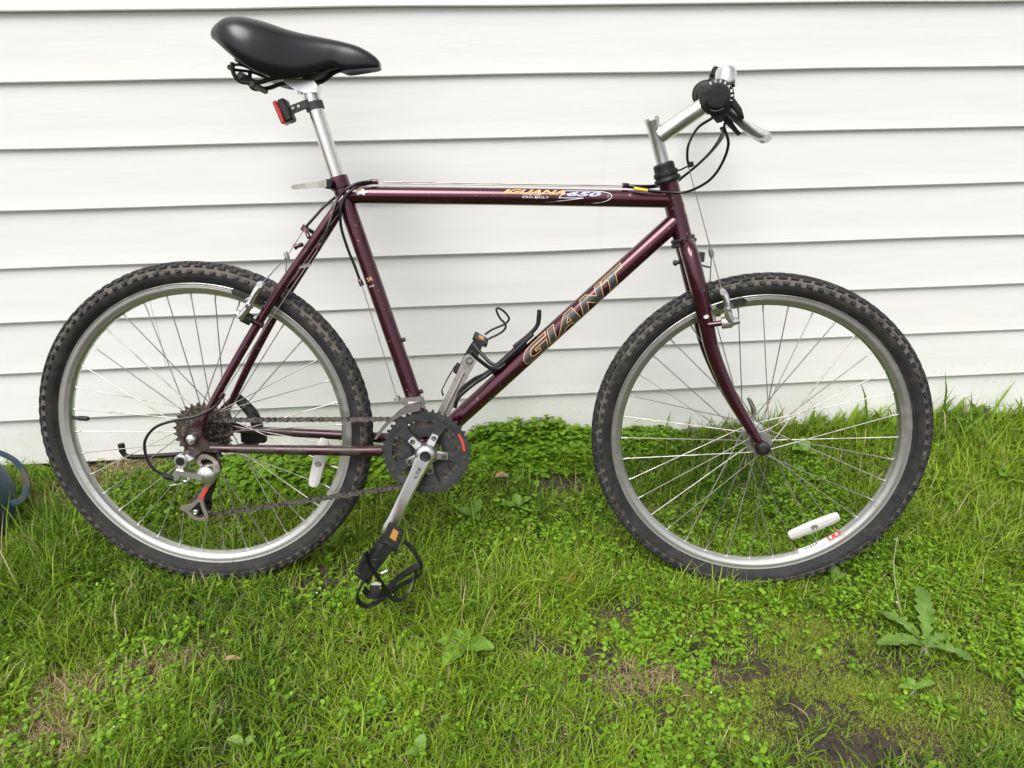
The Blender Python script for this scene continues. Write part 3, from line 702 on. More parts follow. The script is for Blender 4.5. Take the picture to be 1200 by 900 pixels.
for pts_ in ([(.150, -.03, .650), (.122, -.028, .6605), (.097, -.014, .661), (.0915, 0, .660), (.097, .014, .661), (.122, .028, .6605), (.150, .03, .650)],
             [(.140, -.026, .660), (.118, -.022, .670), (.104, 0, .674), (.118, .022, .670), (.140, .026, .660)]):
    part('spring_wire', MB().tube(spline(pts_, 6), .0027, 8), M['black'], saddle)
mb = MB()
for u, w in ((.121, .642), (.141, .630)): mb.cyl((u, -.030, w), (u, .030, w), .0075 if u < .13 else .0055, 12, bev=.001); mb.cyl((u, -.034, w), (u, .034, w), .0045, 8)
part('spring_bolt', mb, M['ring'], saddle)
mb = MB().plate([(.184, .647), (.222, .647), (.240, .644), (.247, .634), (.245, .622), (.224, .620), (.205, .627), (.190, .637)], -.014, .014); mb.box((.205, 0, .6455), (.021, .029, .0045), None, .0015); mb.cyl((.214, 0, .620), (.214, 0, .636), .005, 10)
part('saddle_clamp', mb, M['alu'], saddle)
tl = group_part('tail_light', 'black rear lamp with red lens strapped to the seatpost')
c0 = STOP.lerp(PT, .80); dr = (PT - STOP).normalized()
mb = MB().lathe(c0 - dr * .007, dr, [(.0137, 0), (.0162, .0005), (.0162, .0135), (.0137, .014)], 24)
mb.hull([Vector(p) + Vector((0, y, 0)) for p in ((.228, -.012, .610), (.230, -.012, .597), (.197, -.010, .599), (.197, -.010, .584)) for y in (-.002, .004)])
part('strap', mb, M['ring'], tl)
ru = Matrix.Rotation(R(-22), 3, 'Y')
part('lamp_body', MB().box((.1905, -.008, .5905), (.0075, .014, .0195), ru, .003), M['black'], tl)
part('lens', MB().box((.1800, -.008, .5865), (.0045, .0135, .0200), ru, .0025), M['red'], tl)
for u in (.2035, .2135): part('strap_screw', MB().cyl((u, -.0155, .5945 + (u - .2035) * .35), (u, -.0125, .5945 + (u - .2035) * .35), .0026, 10), M['grey_alloy'], tl)

# ---- crankset
crank = group_part('crankset')
CA = Vector((.3653 - .437, 0, -.1766 + .026)).normalized(); ca = math.atan2(CA.z, CA.x)
def toothed(mb, c, ro, ri, teeth, v0, v1, n_in=None):
    po = []
    for i in range(teeth):
        for k, rr in ((0, ro - .0045), (.22, ro - .0035), (.40, ro + .0012), (.60, ro + .0012), (.78, ro - .0035)):
            a = 2 * math.pi * (i + k) / teeth; po.append((rr * math.cos(a), rr * math.sin(a)))
    n = len(po); pi = [(ri * math.cos(2 * math.pi * i / n), ri * math.sin(2 * math.pi * i / n)) for i in range(n)]
    vs_ = [(c.x + p[0], v, c.z + p[1]) for v in (v0, v1) for pp in (po, pi) for p in pp]; fs = []
    for i in range(n):
        j = (i + 1) % n
        fs += [(i, j, n + j, n + i), (2 * n + i, 3 * n + i, 3 * n + j, 2 * n + j), (i, 2 * n + i, 2 * n + j, j), (n + i, n + j, 3 * n + j, 3 * n + i)]
    mb.add(vs_, fs)
tab_a = [ca + R(36) + R(72) * i for i in range(5)]
mb = MB(); toothed(mb, BB, .0850, .0665, 42, -.0545, -.0515)
mb.lathe((BB.x, -.0555, BB.z), AX, [(.0800, 0), (.0800, .005), (.0665, .005), (.0655, .0045), (.0655, .0005), (.0665, 0)], 80, closed=True)
for a in tab_a:
    ring = []
    for r_, w_ in ((.0300, .0080), (.040, .0082), (.050, .0088), (.059, .0115), (.0670, .0185)): ring.append((r_, w_))
    poly = [(BB.x + r_ * math.cos(a) - w_ * math.sin(a), BB.z + r_ * math.sin(a) + w_ * math.cos(a)) for r_, w_ in ring] + [(BB.x + r_ * math.cos(a) + w_ * math.sin(a), BB.z + r_ * math.sin(a) - w_ * math.cos(a)) for r_, w_ in reversed(ring)]
    mb.plate(poly, -.0560, -.0500)
part('chainring', mb, M['ring'], crank)
for a in tab_a:
    c = Vector((BB.x + .0735 * math.cos(a), 0, BB.z + .0735 * math.sin(a)))
    part('chainring_bolt', MB().lathe((c.x, -.0550, c.z), (0, -1, 0), [(.0040, 0), (.0040, .0014), (.0026, .0018), (.0022, .0008), (0, .0008)], 12), M['steel_dark'], crank)
mb = MB(); toothed(mb, BB, .0648, .0500, 32, -.0460, -.0435); part('chainring', mb, M['steel_dark'], crank)
mb = MB(); toothed(mb, BB, .0447, .0280, 22, -.0385, -.0360); mb.lathe((BB.x, -.046, BB.z), AX, [(.050, 0), (.050, .003), (.034, .010), (.030, .010), (.030, .007), (.045, 0)], 40, closed=True); part('chainring', mb, M['ring'], crank)
mb = MB()
a0, a1 = R(32), R(4)
mb.add([(BB.x + r_ * math.cos(a0 + (a1 - a0) * i / 10), -.0559, BB.z + r_ * math.sin(a0 + (a1 - a0) * i / 10)) for i in range(11) for r_ in (.0700, .0745)], [(2 * i, 2 * i + 1, 2 * i + 3, 2 * i + 2) for i in range(10)])
part('chainring_sticker', mb, M['red_decal'], crank, smooth=False)
# spider and arm
mb = MB()
for a in tab_a:
    ring = [(.008, .0095), (.018, .0088), (.030, .0078), (.0405, .0080), (.0420, .0065)]
    for z0, z1, sc in ((-.0640, -.0555, 1.0),):
        e1 = [Vector((BB.x + r_ * math.cos(a) - s_ * w_ * math.sin(a), 0, BB.z + r_ * math.sin(a) + s_ * w_ * math.cos(a))) for r_, w_ in ring for s_ in (1, -1)]
        secs = []
        for r_, w_ in ring:
            dpt = -.0655 + (r_ - .008) * .16; q = lambda s_, v_: Vector((BB.x + r_ * math.cos(a) - s_ * w_ * math.sin(a), v_, BB.z + r_ * math.sin(a) + s_ * w_ * math.cos(a)))
            secs.append([q(-1, -.0563), q(-1, dpt + .002), q(-.75, dpt), q(.75, dpt), q(1, dpt + .002), q(1, -.0563)])
        mb.loft(secs)
mb.lathe((BB.x, -.0500, BB.z), (0, -1, 0), [(0, 0), (.0215, 0), (.0225, .010), (.0205, .018), (.0170, .0245), (.0150, .0255), (0, .0255)], 32)
part('spider', mb, M['alu'], crank)
for a in tab_a:
    c = Vector((BB.x + .0345 * math.cos(a), -.0612, BB.z + .0345 * math.sin(a)))
    part('spider_bolt', MB().lathe(c, (0, -1, 0), [(.0050, -.001), (.0050, .0008), (.0042, .0013), (.0026, .0013), (.0022, .0002), (0, .0002)], 14), M['steel_dark'], crank)
def crank_arm(sgn, m):
    """sgn -1 near arm, +1 far arm pointing the other way"""
    d = CA if sgn < 0 else -CA; pz = Vector((-d.z, 0, d.x)); L_ = .1666 if sgn < 0 else .172
    secs = []
    for t, w_, th, v in ((-.06, .011, .012, .068), (.0, .0150, .0155, .068), (.10, .0150, .0150, .0690), (.25, .0128, .0135, .0720), (.55, .0120, .0120, .0770), (.85, .0118, .0115, .0800), (.95, .0132, .0115, .0805), (1.02, .0130, .0115, .0805), (1.065, .0080, .0105, .0805)):
        c = BB + d * (L_ * t) + Vector((0, sgn * v, 0)); hv = th / 2
        secs.append([c + pz * (w_ * x) + Vector((0, sgn * hv * y, 0)) for x, y in ((-1, -1), (-1, .55), (-.72, 1), (.72, 1), (1, .55), (1, -1))])
    mb = MB().loft(secs); o = part('crank_arm', mb, m, crank)
    if sgn < 0:
        c = BB + Vector((0, -.0750, 0)); part('crank_bolt', MB().lathe(c, (0, -1, 0), [(.0105, -.002), (.0105, .0012), (.0085, .0020), (.0060, .0008), (.0055, .0030), (.0030, .0034), (.0026, .0012), (0, .0012)], 20), M['black'], crank)
        # groove and maker's mark along the arm
        mbt = MB(); v_, f_ = text_mesh('ALTUS', 1.0, .2, .02); a = np.array(v_); a = (a - a.min(0)) / (a.max(0) - a.min(0))
        mbt.add([BB + d * (.050 - .026 * x) + pz * (.0045 - .007 * y) + Vector((0, -.0793 + .0005 * (x), 0)) for x, y in a], f_)
        part('lettering', mbt, M['charcoal'], crank, smooth=False)
    else:
        c = BB + d * L_ + Vector((0, .0742, 0)); part('pedal_thread', MB().lathe(c, (0, -1, 0), [(.0075, -.001), (.0075, .0006), (.0058, .0010), (.0052, -.0006), (0, -.0006)], 18), M['steel_dark'], crank)
        mbt = MB().tube([BB + d * .035 + Vector((0, .0650, 0)), BB + d * .145 + Vector((0, .0742, 0))], [.0035, .0028], 8); part('arm_rib', mbt, M['grey_alloy'], crank)
crank_arm(-1, M['alu']); crank_arm(1, M['grey_alloy'])

# ---- chain: links along the pitch line
def arc(c, r, a0, a1, v, n=10): return [Vector((c[0] + r * math.cos(R(a0 + (a1 - a0) * i / n)), v, c[1] + r * math.sin(R(a0 + (a1 - a0) * i / n)))) for i in range(n + 1)]
UJ, LJ = (.018, -.062), (-.008, -.149)
cp = arc((0, 0), .0283, 205, 93, -.043, 10) + arc((BB.x, BB.z), .0648, 98, -92, -.0448, 18) + arc(LJ, .0185, 285, 150, -.046, 8)[0:] + arc(UJ, .0175, -25, 110, -.045, 8)
cp.append(cp[0].copy())
acc = [0]
for a, b in zip(cp, cp[1:]): acc.append(acc[-1] + (b - a).length)
NL = 2 * round(acc[-1] / .0127 / 2)
def along(s_):
    s_ %= acc[-1]; i = int(np.searchsorted(acc, s_, 'right')) - 1; i = min(i, len(cp) - 2); return cp[i].lerp(cp[i + 1], (s_ - acc[i]) / max(1e-9, acc[i + 1] - acc[i]))
mb = MB()
for k in range(NL):
    a = along(acc[-1] * k / NL); b = along(acc[-1] * (k + 1) / NL); d = (b - a).normalized(); pz = Vector((-d.z, 0, d.x)); c = (a + b) / 2; outer = k % 2
    for s_ in (-1, 1):
        y0 = s_ * (.0032 if outer else .0021); y1 = y0 + s_ * .0010
        o2 = [(-.0105, 0), (-.0095, .0035), (-.0055, .0043), (0, .0030), (.0055, .0043), (.0095, .0035), (.0105, 0), (.0095, -.0035), (.0055, -.0043), (0, -.0030), (-.0055, -.0043), (-.0095, -.0035)]
        q = [c + d * x + pz * z + Vector((0, y, 0)) for y in (y0, y1) for x, z in o2]
        mb.add(q, [tuple(range(12)), tuple(range(23, 11, -1))] + [(i, (i + 1) % 12, (i + 1) % 12 + 12, i + 12) for i in range(12)])
    mb.cyl(a - V(0, .0047, 0), a + V(0, .0047, 0), .0022, 8)
part('chain', mb, M['chain'], smooth=False)

# ---- cassette, derailleurs
cas = group_part('cassette')
for i, t in enumerate((28, 24, 21, 18, 16, 14, 12)):
    mb = MB(); r_ = t * .0127 / 2 / math.pi; v = -.0225 - .0049 * i
    toothed(mb, Vector((0, 0, 0)), r_, r_ * .58 if t > 16 else .012, t, v - .0010, v + .0010)
    part('sprocket', mb, M['cassette'] if t > 12 else M['steel_dark'], cas)
part('cassette_body', MB().lathe((0, -.056, 0), AX, [(0, 0), (.016, 0), (.0185, .003), (.0185, .036), (0, .036)], 24), M['steel_dark'], cas)
rd = group_part('rear_derailleur')
mb = MB().hull([Vector(p) for p in ((.008, -.066, -.030), (-.004, -.066, -.022), (.006, -.084, -.034), (-.006, -.084, -.026), (-.030, -.070, -.040), (-.022, -.070, -.052), (-.030, -.088, -.040), (-.018, -.088, -.050))])
mb.cyl((-.0165, -.064, -.0385), (-.0165, -.0905, -.0385), .0125, 24, bev=.002)
mb.hull([Vector(p) for p in ((-.022, -.070, -.046), (-.010, -.070, -.050), (-.022, -.086, -.046), (-.012, -.086, -.050), (-.042, -.072, -.078), (-.028, -.072, -.080), (-.042, -.086, -.076), (-.027, -.086, -.078))])
part('body', mb, M['alu'], rd)
part('pivot_bolt', MB().lathe((-.0165, -.0905, -.0385), (0, -1, 0), [(.0080, -.001), (.0080, .0006), (.0062, .0010), (.0060, .0002), (.0034, .0002), (.0030, .0012), (0, .0012)], 20), M['black'], rd)
mb = MB().hull([Vector(p) for p in ((-.028, -.078, -.054), (-.026, -.078, -.066), (-.028, -.090, -.056), (-.026, -.090, -.066), (.024, -.080, -.062), (.022, -.080, -.074), (.024, -.094, -.062), (.022, -.094, -.074))])
mb.hull([Vector(p) for p in ((-.012, -.076, -.066), (.006, -.076, -.068), (-.010, -.088, -.066), (.006, -.088, -.068), (-.006, -.078, -.078), (.004, -.078, -.080), (-.006, -.086, -.078), (.003, -.086, -.080))])
part('parallelogram_link', mb, M['alu'], rd)
mb = MB().lathe((.028, -.062, -.066), (0, -1, 0), [(0, 0), (.0165, 0), (.0180, .004), (.0180, .020), (.0160, .028), (.0110, .031), (0, .0315)], 24)
mb.hull([Vector(p) for p in ((.028, -.070, -.080), (.008, -.074, -.080), (.012, -.090, -.062), (.026, -.092, -.062), (.010, -.090, -.078), (.028, -.090, -.080))])
part('cage_knuckle', mb, M['alu'], rd)
def frame_plate(pts, r, v, th): 
    mb = MB(); mb.ribbon(spline(pts, 5), th, r, (0, 1, 0)); return mb
mb = MB()
mb.ribbon(spline([(.006, -.0665, -.050), (.010, -.0665, -.039), (.020, -.0665, -.0355), (.034, -.0665, -.042), (.042, -.0665, -.054), (.040, -.0665, -.068)], 6), .003, .0075, (0, 1, 0))
mb.ribbon(spline([(.006, -.0665, -.050), (.014, -.0665, -.056), (.026, -.0665, -.060)], 5), .003, .006, (0, 1, 0))
mb.plate([(.030, -.080), (.018, -.088), (.008, -.103), (-.002, -.122), (-.016, -.133), (-.036, -.137), (-.037, -.144), (-.028, -.148), (-.020, -.146), (-.012, -.140), (.000, -.128), (.008, -.130), (.012, -.116), (.020, -.100), (.034, -.086)], -.069, -.0655)
mb.ribbon(spline([(-.024, -.0672, -.146), (-.016, -.0672, -.156), (-.006, -.0672, -.163), (.005, -.0672, -.163), (.0125, -.0672, -.157), (.0085, -.0672, -.142), (.006, -.0672, -.128)], 5), .0035, .0068, (0, 1, 0))
part('cage', mb, M['dull_alloy'], rd)
mb = MB().ribbon([(.0205, -.0697, -.0965), (.0045, -.0697, -.121)], .0003, .0062, (0, 1, 0)); part('cage_sticker', mb, M['red_decal'], rd)
for c, r_ in ((UJ, .0190), (LJ, .0195)):
    mb = MB(); toothed(mb, Vector((c[0], 0, c[1])), r_ - .001, .004, 11, -.0485, -.0435); mb.lathe((c[0], -.0560, c[1]), AX, [(0, -.008), (.0042, -.008), (.0046, .002), (.011, .003), (.011, .014), (0, .014)], 18)
    part('jockey_wheel', mb, M['black'], rd)
    part('jockey_bolt', MB().lathe((c[0], -.0680, c[1]), (0, -1, 0), [(.0046, -.006), (.0046, .0012), (.0036, .0020), (.0018, .0012), (0, .0012)], 14), M['alu'], rd)
part('inner_cage', MB().plate([(.034, -.066), (.018, -.050), (.008, -.060), (.006, -.105), (-.022, -.138), (-.020, -.150), (-.006, -.162), (.010, -.157), (.012, -.130), (.026, -.095)], -.040, -.038), M['black'], rd)
mb = MB().cyl((-.011, -.084, -.078), (-.011, -.092, -.080), .0055, 12, bev=.001); mb.tube([(-.012, -.089, -.081), (-.030, -.086, -.086)], .0009, 6); mb.tube([(-.029, -.086, -.0857), (-.044, -.084, -.089)], [.0022, .0030, .0012], 8)
part('cable_anchor', mb, M['chrome'], rd)
part('barrel_adjuster', MB().tube([(-.036, -.084, -.074), (-.046, -.086, -.0705), (-.052, -.087, -.067)], [.0052, .0058, .0045], 12), M['black'], rd)
fd = group_part('front_derailleur')
fo = spline([(.338, -.062, .0015), (.352, -.062, .0225), (.374, -.062, .0450), (.398, -.062, .0640), (.428, -.062, .0715)], 6)
fi = spline([(.344, -.062, .0015), (.360, -.062, .0230), (.381, -.062, .0430), (.402, -.062, .0530), (.426, -.062, .0590)], 6)
mb = MB(); q = []
for a, b in zip(fo, fi): q += [a, b, b + V(0, .002, 0), a + V(0, .002, 0)]
k = len(fo); fs = []
for i in range(k - 1): fs += [(4 * i + j, 4 * i + (j + 1) % 4, 4 * i + 4 + (j + 1) % 4, 4 * i + 4 + j) for j in range(4)]
fs += [(0, 1, 2, 3), (4 * k - 1, 4 * k - 2, 4 * k - 3, 4 * k - 4)]; mb.add(q, fs)
q2 = [Vector(p) + V(0, .014, 0) for p in q]; mb.add(q2, fs)
mb.hull([Vector((.402, y, z)) for y in (-.062, -.046) for z in (.066, .0695)] + [Vector((.424, y, z)) for y in (-.062, -.046) for z in (.070, .0735)])
part('cage', mb, M['chrome'], fd)
tq = BB.lerp(STOP, .165)
mb = MB().lathe(tq - sd_ * .008, sd_, [(.0155, 0), (.0185, .001), (.0185, .016), (.0155, .017)], 24); mb.hull([Vector(p) for p in ((.378, -.018, .072), (.424, -.018, .076), (.430, -.018, .052), (.392, -.018, .058), (.384, -.044, .072), (.422, -.050, .073), (.424, -.046, .062), (.396, -.044, .062))])
mb.cyl((.379, -.040, .0735), (.379, -.022, .0735), .0055, 12, bev=.001)
part('clamp', mb, M['grey_alloy'], fd)

# ---- pedals with toe clips and straps
def pedal(c, sgn, along_d, name_label):
    g = group_part('pedal', name_label); a = Vector(along_d).normalized(); nz_ = Vector((-a.z, 0, a.x)); y = Vector((0, sgn, 0))
    mb = MB().cyl(c - y * .004, c + y * .092, .0058, 12, .0045); mb.cyl(c + y * .006, c + y * .030, .010, 14, .0085, bev=.001); mb.cyl(c + y * .028, c + y * .094, .0085, 14, bev=.001); part('spindle', mb, M['black'], g)
    for s_ in (-1, 1):
        secs = []
        mb = MB()
        p0 = c + a * (s_ * .040); mb.box(p0 + y * .050, (.0040, .0400, .0135), Matrix((a, (0, 1, 0), nz_)).transposed(), .0012)
        for k in range(7):
            for z_ in (-1, 1):
                mb.box(p0 + y * (.016 + .0115 * k) + nz_ * (z_ * .0145), (.0038, .0032, .0022), Matrix((a, (0, 1, 0), nz_)).transposed(), .0007)
        part('cage_side', mb, M['black'], g)
        mb = MB().box(p0 + a * (s_ * .0042) + y * .050, (.0012, .0180, .0062), Matrix((a, (0, 1, 0), nz_)).transposed(), .0005); part('amber_reflector', mb, M['amber'], g)
    mb = MB()
    for yy in (.012, .089):
        mb.hull([c + y * (yy + k) + a * (s_ * l_) + nz_ * (z_ * h_) for k in (-.0028, .0028) for s_ in (-1, 1) for z_ in (-1, 1) for l_, h_ in ((.040, .0085), (.012, .0115))])
    for s_ in (-1, 1): mb.box(c + y * .050 + a * (s_ * .020), (.020, .0038, .0040), Matrix((a, (0, 1, 0), nz_)).transposed(), .001)
    part('cage_end', mb, M['black'], g)
    return g
PC = BB + CA * .1666 + V(0, -.090, 0)
ped = pedal(PC + V(-.006, 0, -.014), -1, (.62, 0, .78), 'near pedal with amber reflector, its toe clip and strap hanging down')
part('strap', MB().ribbon(spline([(.345, -.188, -.166), (.349, -.187, -.188), (.361, -.180, -.216), (.371, -.174, -.240), (.382, -.168, -.265), (.397, -.158, -.2765), (.411, -.146, -.271), (.420, -.134, -.255), (.424, -.118, -.236)], 6), .009, .0024, (.35, 1, .1)), M['cable'], ped)
part('toe_clip', MB().ribbon(spline([(.398, -.098, -.188), (.410, -.099, -.200), (.422, -.100, -.218), (.430, -.102, -.236), (.427, -.106, -.254), (.411, -.110, -.263), (.388, -.120, -.272), (.371, -.131, -.280), (.353, -.143, -.291), (.337, -.155, -.293), (.325, -.165, -.280), (.323, -.174, -.262), (.331, -.182, -.240), (.341, -.188, -.220)], 6), .0085, .0030, (.2, 1, .5)), M['black'], ped)
part('toe_clip', MB().ribbon(spline([(.428, -.116, -.228), (.408, -.129, -.236), (.388, -.141, -.247), (.375, -.155, -.257), (.358, -.169, -.262), (.345, -.175, -.257), (.337, -.180, -.243)], 6), .0130, .0026, (.2, 1, .5)), M['black'], ped)
mb = MB().box((.3615, -.186, -.2295), (.0065, .0020, .0042), None, .001); mb.cyl((.3530, -.187, -.2290), (.3700, -.187, -.2290), .0022, 8); mb.cyl((.3700, -.183, -.2100), (.3810, -.181, -.2050), .0035, 10); part('buckle', mb, M['grey_alloy'], ped)
part('strap_end', MB().plate([(.350, -.232), (.366, -.232), (.368, -.244), (.358, -.252), (.349, -.249)], -.190, -.187), M['black'], ped)
PF = BB - CA * .172 + V(0, .090, 0)
pef = pedal(PF, 1, (.50, 0, .87), 'far pedal beyond the down tube with a wire toe clip')
part('toe_clip', MB().tube(spline([(.512, .150, .140), (.541, .150, .160), (.572, .150, .176), (.584, .150, .189), (.580, .150, .200), (.572, .150, .208), (.564, .150, .224), (.567, .150, .230), (.579, .150, .224), (.590, .150, .211), (.589, .150, .203), (.580, .150, .195), (.556, .150, .184), (.540, .150, .173)], 6), .0024, 8), M['black'], pef)
part('strap', MB().ribbon(spline([(.478, .130, .108), (.465, .130, .086), (.455, .130, .066), (.449, .130, .052), (.452, .130, .041)], 5), .010, .0024, (0, 1, 0)), M['cable'], pef)

# ---- bottle cage on the down tube
bcg = group_part('bottle_cage')
ud = (DT1 - DT0).normalized(); un_ = Vector((-ud.z, 0, ud.x))
def dt(s_, n_, v_=0): p = DT0 + ud * s_ + un_ * n_; return Vector((p.x, v_, p.z))
for v_ in (-.012, .012):
    part('cage_rod', MB().tube(spline([dt(.095, .024, v_ * 2.2), dt(.115, .034, v_ * 2.4), dt(.150, .033, v_ * 2), dt(.178, .027, v_), dt(.215, .0245, v_), dt(.258, .0245, v_ * .8), dt(.300, .0245, v_ * .6)], 6), .0040, 10), M['cable'], bcg)
part('cage_rod', MB().tube(spline([dt(.255, .0300, 0), dt(.292, .0275, 0), dt(.316, .030, 0), dt(.330, .040, 0), dt(.340, .050, 0)], 6), [.0042, .0042, .0042, .0046, .0040], 12), M['cable'], bcg)
for v_, w_ in ((-.016, 0), (.030, .002)):
    part('cage_rod', MB().tube(spline([(.520, v_ * 1.8, .167 + w_), (.528, v_ * 1.6, .157 + w_), (.540, v_ * 1.3, .146 + w_), (.556, v_, .134), (.572, v_ * .8, .132), (.585, v_ * .7, .142)], 6), .0038, 10), M['cable'], bcg)
part('cage_plate', MB().box(dt(.235, .0215, 0), (.045, .010, .0035), Matrix.Rotation(-math.atan2(ud.z, ud.x), 3, 'Y'), .0015), M['cable'], bcg)

# ---- cantilever brakes
def brake(label, xf, arm, boss0, boss1, pad, yoke, wire_top, mat_boot):
    g = group_part('brake', label)
    for sg in (1, -1):
        S = (lambda pts: pts) if sg == 1 else mir
        A = S(arm); secs_ = spline(A, 5)
        part('brake_arm', MB().tube(secs_, [.0070, .0064, .0064, .0074, .0084], 12), M['chrome'], g, xf)
        b0, b1 = S([boss0, boss1]); b0, b1 = Vector(b0), Vector(b1); dd = (b1 - b0).normalized()
        part('brake_boss', MB().cyl(b0, b0.lerp(b1, .5), .0052, 14), M['paint'], g, xf)
        part('pivot_boot', MB().cyl(b0.lerp(b1, .45), b0.lerp(b1, .82), .0108, 18, bev=.001), mat_boot, g, xf)
        part('pivot_bolt', MB().cyl(b0.lerp(b1, .82), b1 + dd * .004, .0082, 16, .0055, bev=.001), M['chrome'], g, xf)
        p0, p1 = S(pad); p0, p1 = Vector(p0), Vector(p1); dx = (p1 - p0).normalized(); pu = Vector((-dx.z, 0, dx.x))
        part('brake_pad', MB().hull([p + pu * a + Vector((0, sg * b, 0)) for p, e in ((p0, 1), (p1, 1)) for a, b in ((-.0060, -.004), (.0060, -.004), (-.0045, .004), (.0045, .004))] + [p0 - dx * .006, p1 + dx * .006]), M['black'], g, xf)
        pc = p0.lerp(p1, .5); am = Vector(A[2])
        mb = MB().cyl(pc, am + (am - pc).normalized() * .012, .0032, 10); mb.cyl(am + (pc - am) * .25, am + (am - pc).normalized() * .006, .0072, 12, bev=.001); mb.cyl(pc + (am - pc) * .3, pc + (am - pc) * .45, .0068, 12)
        part('pad_bolt', mb, M['chrome'], g, xf)
        part('arm_bolt', MB().cyl(Vector(A[0]) - V(0, sg * .008, 0), Vector(A[0]) + V(0, sg * .005, 0), .0062, 12, bev=.001), M['alu'], g, xf)
        part('straddle_wire', MB().tube([yoke, A[0]], .0011, 6), M['spoke'], g, xf)
    part('cable_yoke', MB().tube([Vector(yoke) + V(-.003, 0, .008), Vector(yoke) + V(0, 0, -.002), Vector(yoke) + V(.002, 0, -.009)], [.0036, .0050, .0032], 12), M['grey_alloy'], g, xf)
    part('brake_wire', MB().tube([wire_top, yoke], .0009, 6), M['spoke'], g, xf)
brake('front cantilever brake', K, [(.980, -.066, .294), (.987, -.068, .283), (.992, -.068, .264), (.996, -.067, .248), (1.000, -.065, .240)], (.962, -.057, .232), (1.012, -.064, .242), [(.985, -.019, .262), (1.030, -.019, .272)], (.966, 0, .358), (.910, 0, .514), M['grey_alloy'])
brake('rear cantilever brake', F, [(.146, -.066, .289), (.136, -.069, .275), (.123, -.068, .252), (.110, -.066, .235), (.105, -.064, .230)], (.140, -.050, .212), (.098, -.062, .236), [(.078, -.019, .272), (.130, -.019, .252)], (.174, 0, .337), (.209, 0, .388), M['black'])

# ---- cables
def cable(pts, r=.0024, xf=F, m='cable', name='cable', n=8): return part(name, MB().tube(spline(pts, 8), r, n), M[m], xf=xf)
toF = lambda p: (SBASE + SM @ (Vector(p) - SBASE))
cable([toF((.925, -.128, .578)), toF((.908, -.100, .566)), toF((.904, -.035, .546)), toF((.907, -.006, .527)), toF((.911, 0, .514))])
cable([toF((.936, -.158, .560)), toF((.946, -.120, .552)), toF((.943, -.050, .535)), toF((.930, .002, .516)), (.912, .020, .497), (.893, .024, .483), (.850, .020, .477), (.806, .004, .4755)])
cable([toF((.945, -.135, .570)), toF((.946, -.100, .552)), toF((.941, -.045, .533)), toF((.927, .006, .513)), (.908, .024, .494), (.885, .027, .481), (.840, .022, .4735), (.806, .010, .4735)])
cable([toF((.942, -.150, .561)), toF((.956, -.120, .539)), toF((.953, -.090, .509)), (.935, -.060, .483), (.911, -.036, .467), (.889, -.0245, .4635), (.841, -.0205, .4665), (.803, -.007, .4755)])
for v_, w_ in ((-.006, .4745), (.004, .4748), (.010, .4728)):
    part('inner_wire', MB().tube([(.358, v_, w_ - .001), (.57, v_, w_ - .0006), (.794, v_, w_ + .0005)], .0010, 6), M['spoke'])
cable([(.345, -.006, .4735), (.320, -.019, .4705), (.300, -.027, .461), (.281, -.026, .444), (.272, -.033, .420), (.262, -.041, .388), (.249, -.040, .361)], .0026)
cable([(.345, .002, .4735), (.324, -.014, .4690), (.304, -.0235, .457), (.289, -.0245, .440), (.283, -.026, .420), (.282, -.020, .390), (.291, -.013, .352), (.302, -.009, .320), (.310, -.007, .295)], .0026)
cable([(.345, .009, .4735), (.320, .022, .470), (.290, .026, .460), (.264, .020, .446), (.245, .010, .429), (.230, .002, .411), (.2125, 0, .392)], .0026)
part('inner_wire', MB().tube([(.243, -.040, .352), (.15, -.0565, .217), (.064, -.067, .088)], .0009, 6), M['spoke'])
part('inner_wire', MB().tube([(.314, -.008, .285), (.352, -.016, .160), (.379, -.030, .074)], .0009, 6), M['spoke'])
cable([(.063, -.067, .087), (.052, -.074, .066), (.019, -.083, .048), (-.021, -.088, .040), (-.056, -.090, .027), (-.077, -.090, .002), (-.079, -.090, -.027), (-.069, -.090, -.052), (-.050, -.087, -.068)], .0026)

# ---- rear kickstand, folded back on the far side
ks = group_part('kickstand')
mb = MB().tube(spline([(.020, .078, .050), (.040, .080, .030), (.058, .080, .006), (.066, .080, -.022), (.060, .080, -.046)], 6), [.009, .011, .012, .012, .013], 12)
mb.box((.058, .078, -.038), (.026, .008, .016), None, .003); mb.cyl((.050, .070, -.058), (.050, .098, -.058), .012, 16, bev=.002)
part('bracket', mb, M['black'], ks)
part('stand_leg', MB().tube(spline([(.050, .092, -.062), (-.06, .091, -.082), (-.172, .090, -.093), (-.216, .090, -.0945), (-.228, .090, -.086), (-.2295, .090, -.078)], 6), .0052, 12), M['cable'], ks)
part('stand_foot', MB().tube([(-.2285, .090, -.084), (-.2300, .090, -.066)], .0066, 12), M['black'], ks)

# ------------------------------------------------------------------ the pail at the left edge
M['blue_pail'] = mat('worn_blue_enamel', (.045, .085, .130), .5, .2, col2=(.13, .115, .10), nscale=16, lo=.50, hi=.60, rough2=.85, extra=[((.10, .10, .095), 60, .55, .65, .8)], bump=.3, bscale=60)
HANDLE = [(-.996, .128), (-.979, .133), (-.961, .151), (-.948, .178), (-.947, .206), (-.957, .234), (-.977, .252), (-1.005, .264), (-1.04, .262), (-1.07, .245), (-1.085, .222)]
pail = link('pot', None); pail.location = (-1.106, -.27, .022)
tag(pail, 'chipped blue metal pot with a strap handle at the left edge', 'pot')
mb = MB().lathe((0, 0, 0), (-.10, .06, 1), [(0, .004), (.050, .002), (.074, .012), (.094, .045), (.104, .085), (.107, .112), (.104, .142), (.094, .175), (.080, .196), (.084, .201), (.080, .205), (.075, .198), (.088, .172), (.098, .140), (.100, .110), (.088, .045), (.068, .016), (0, .010)], 48)
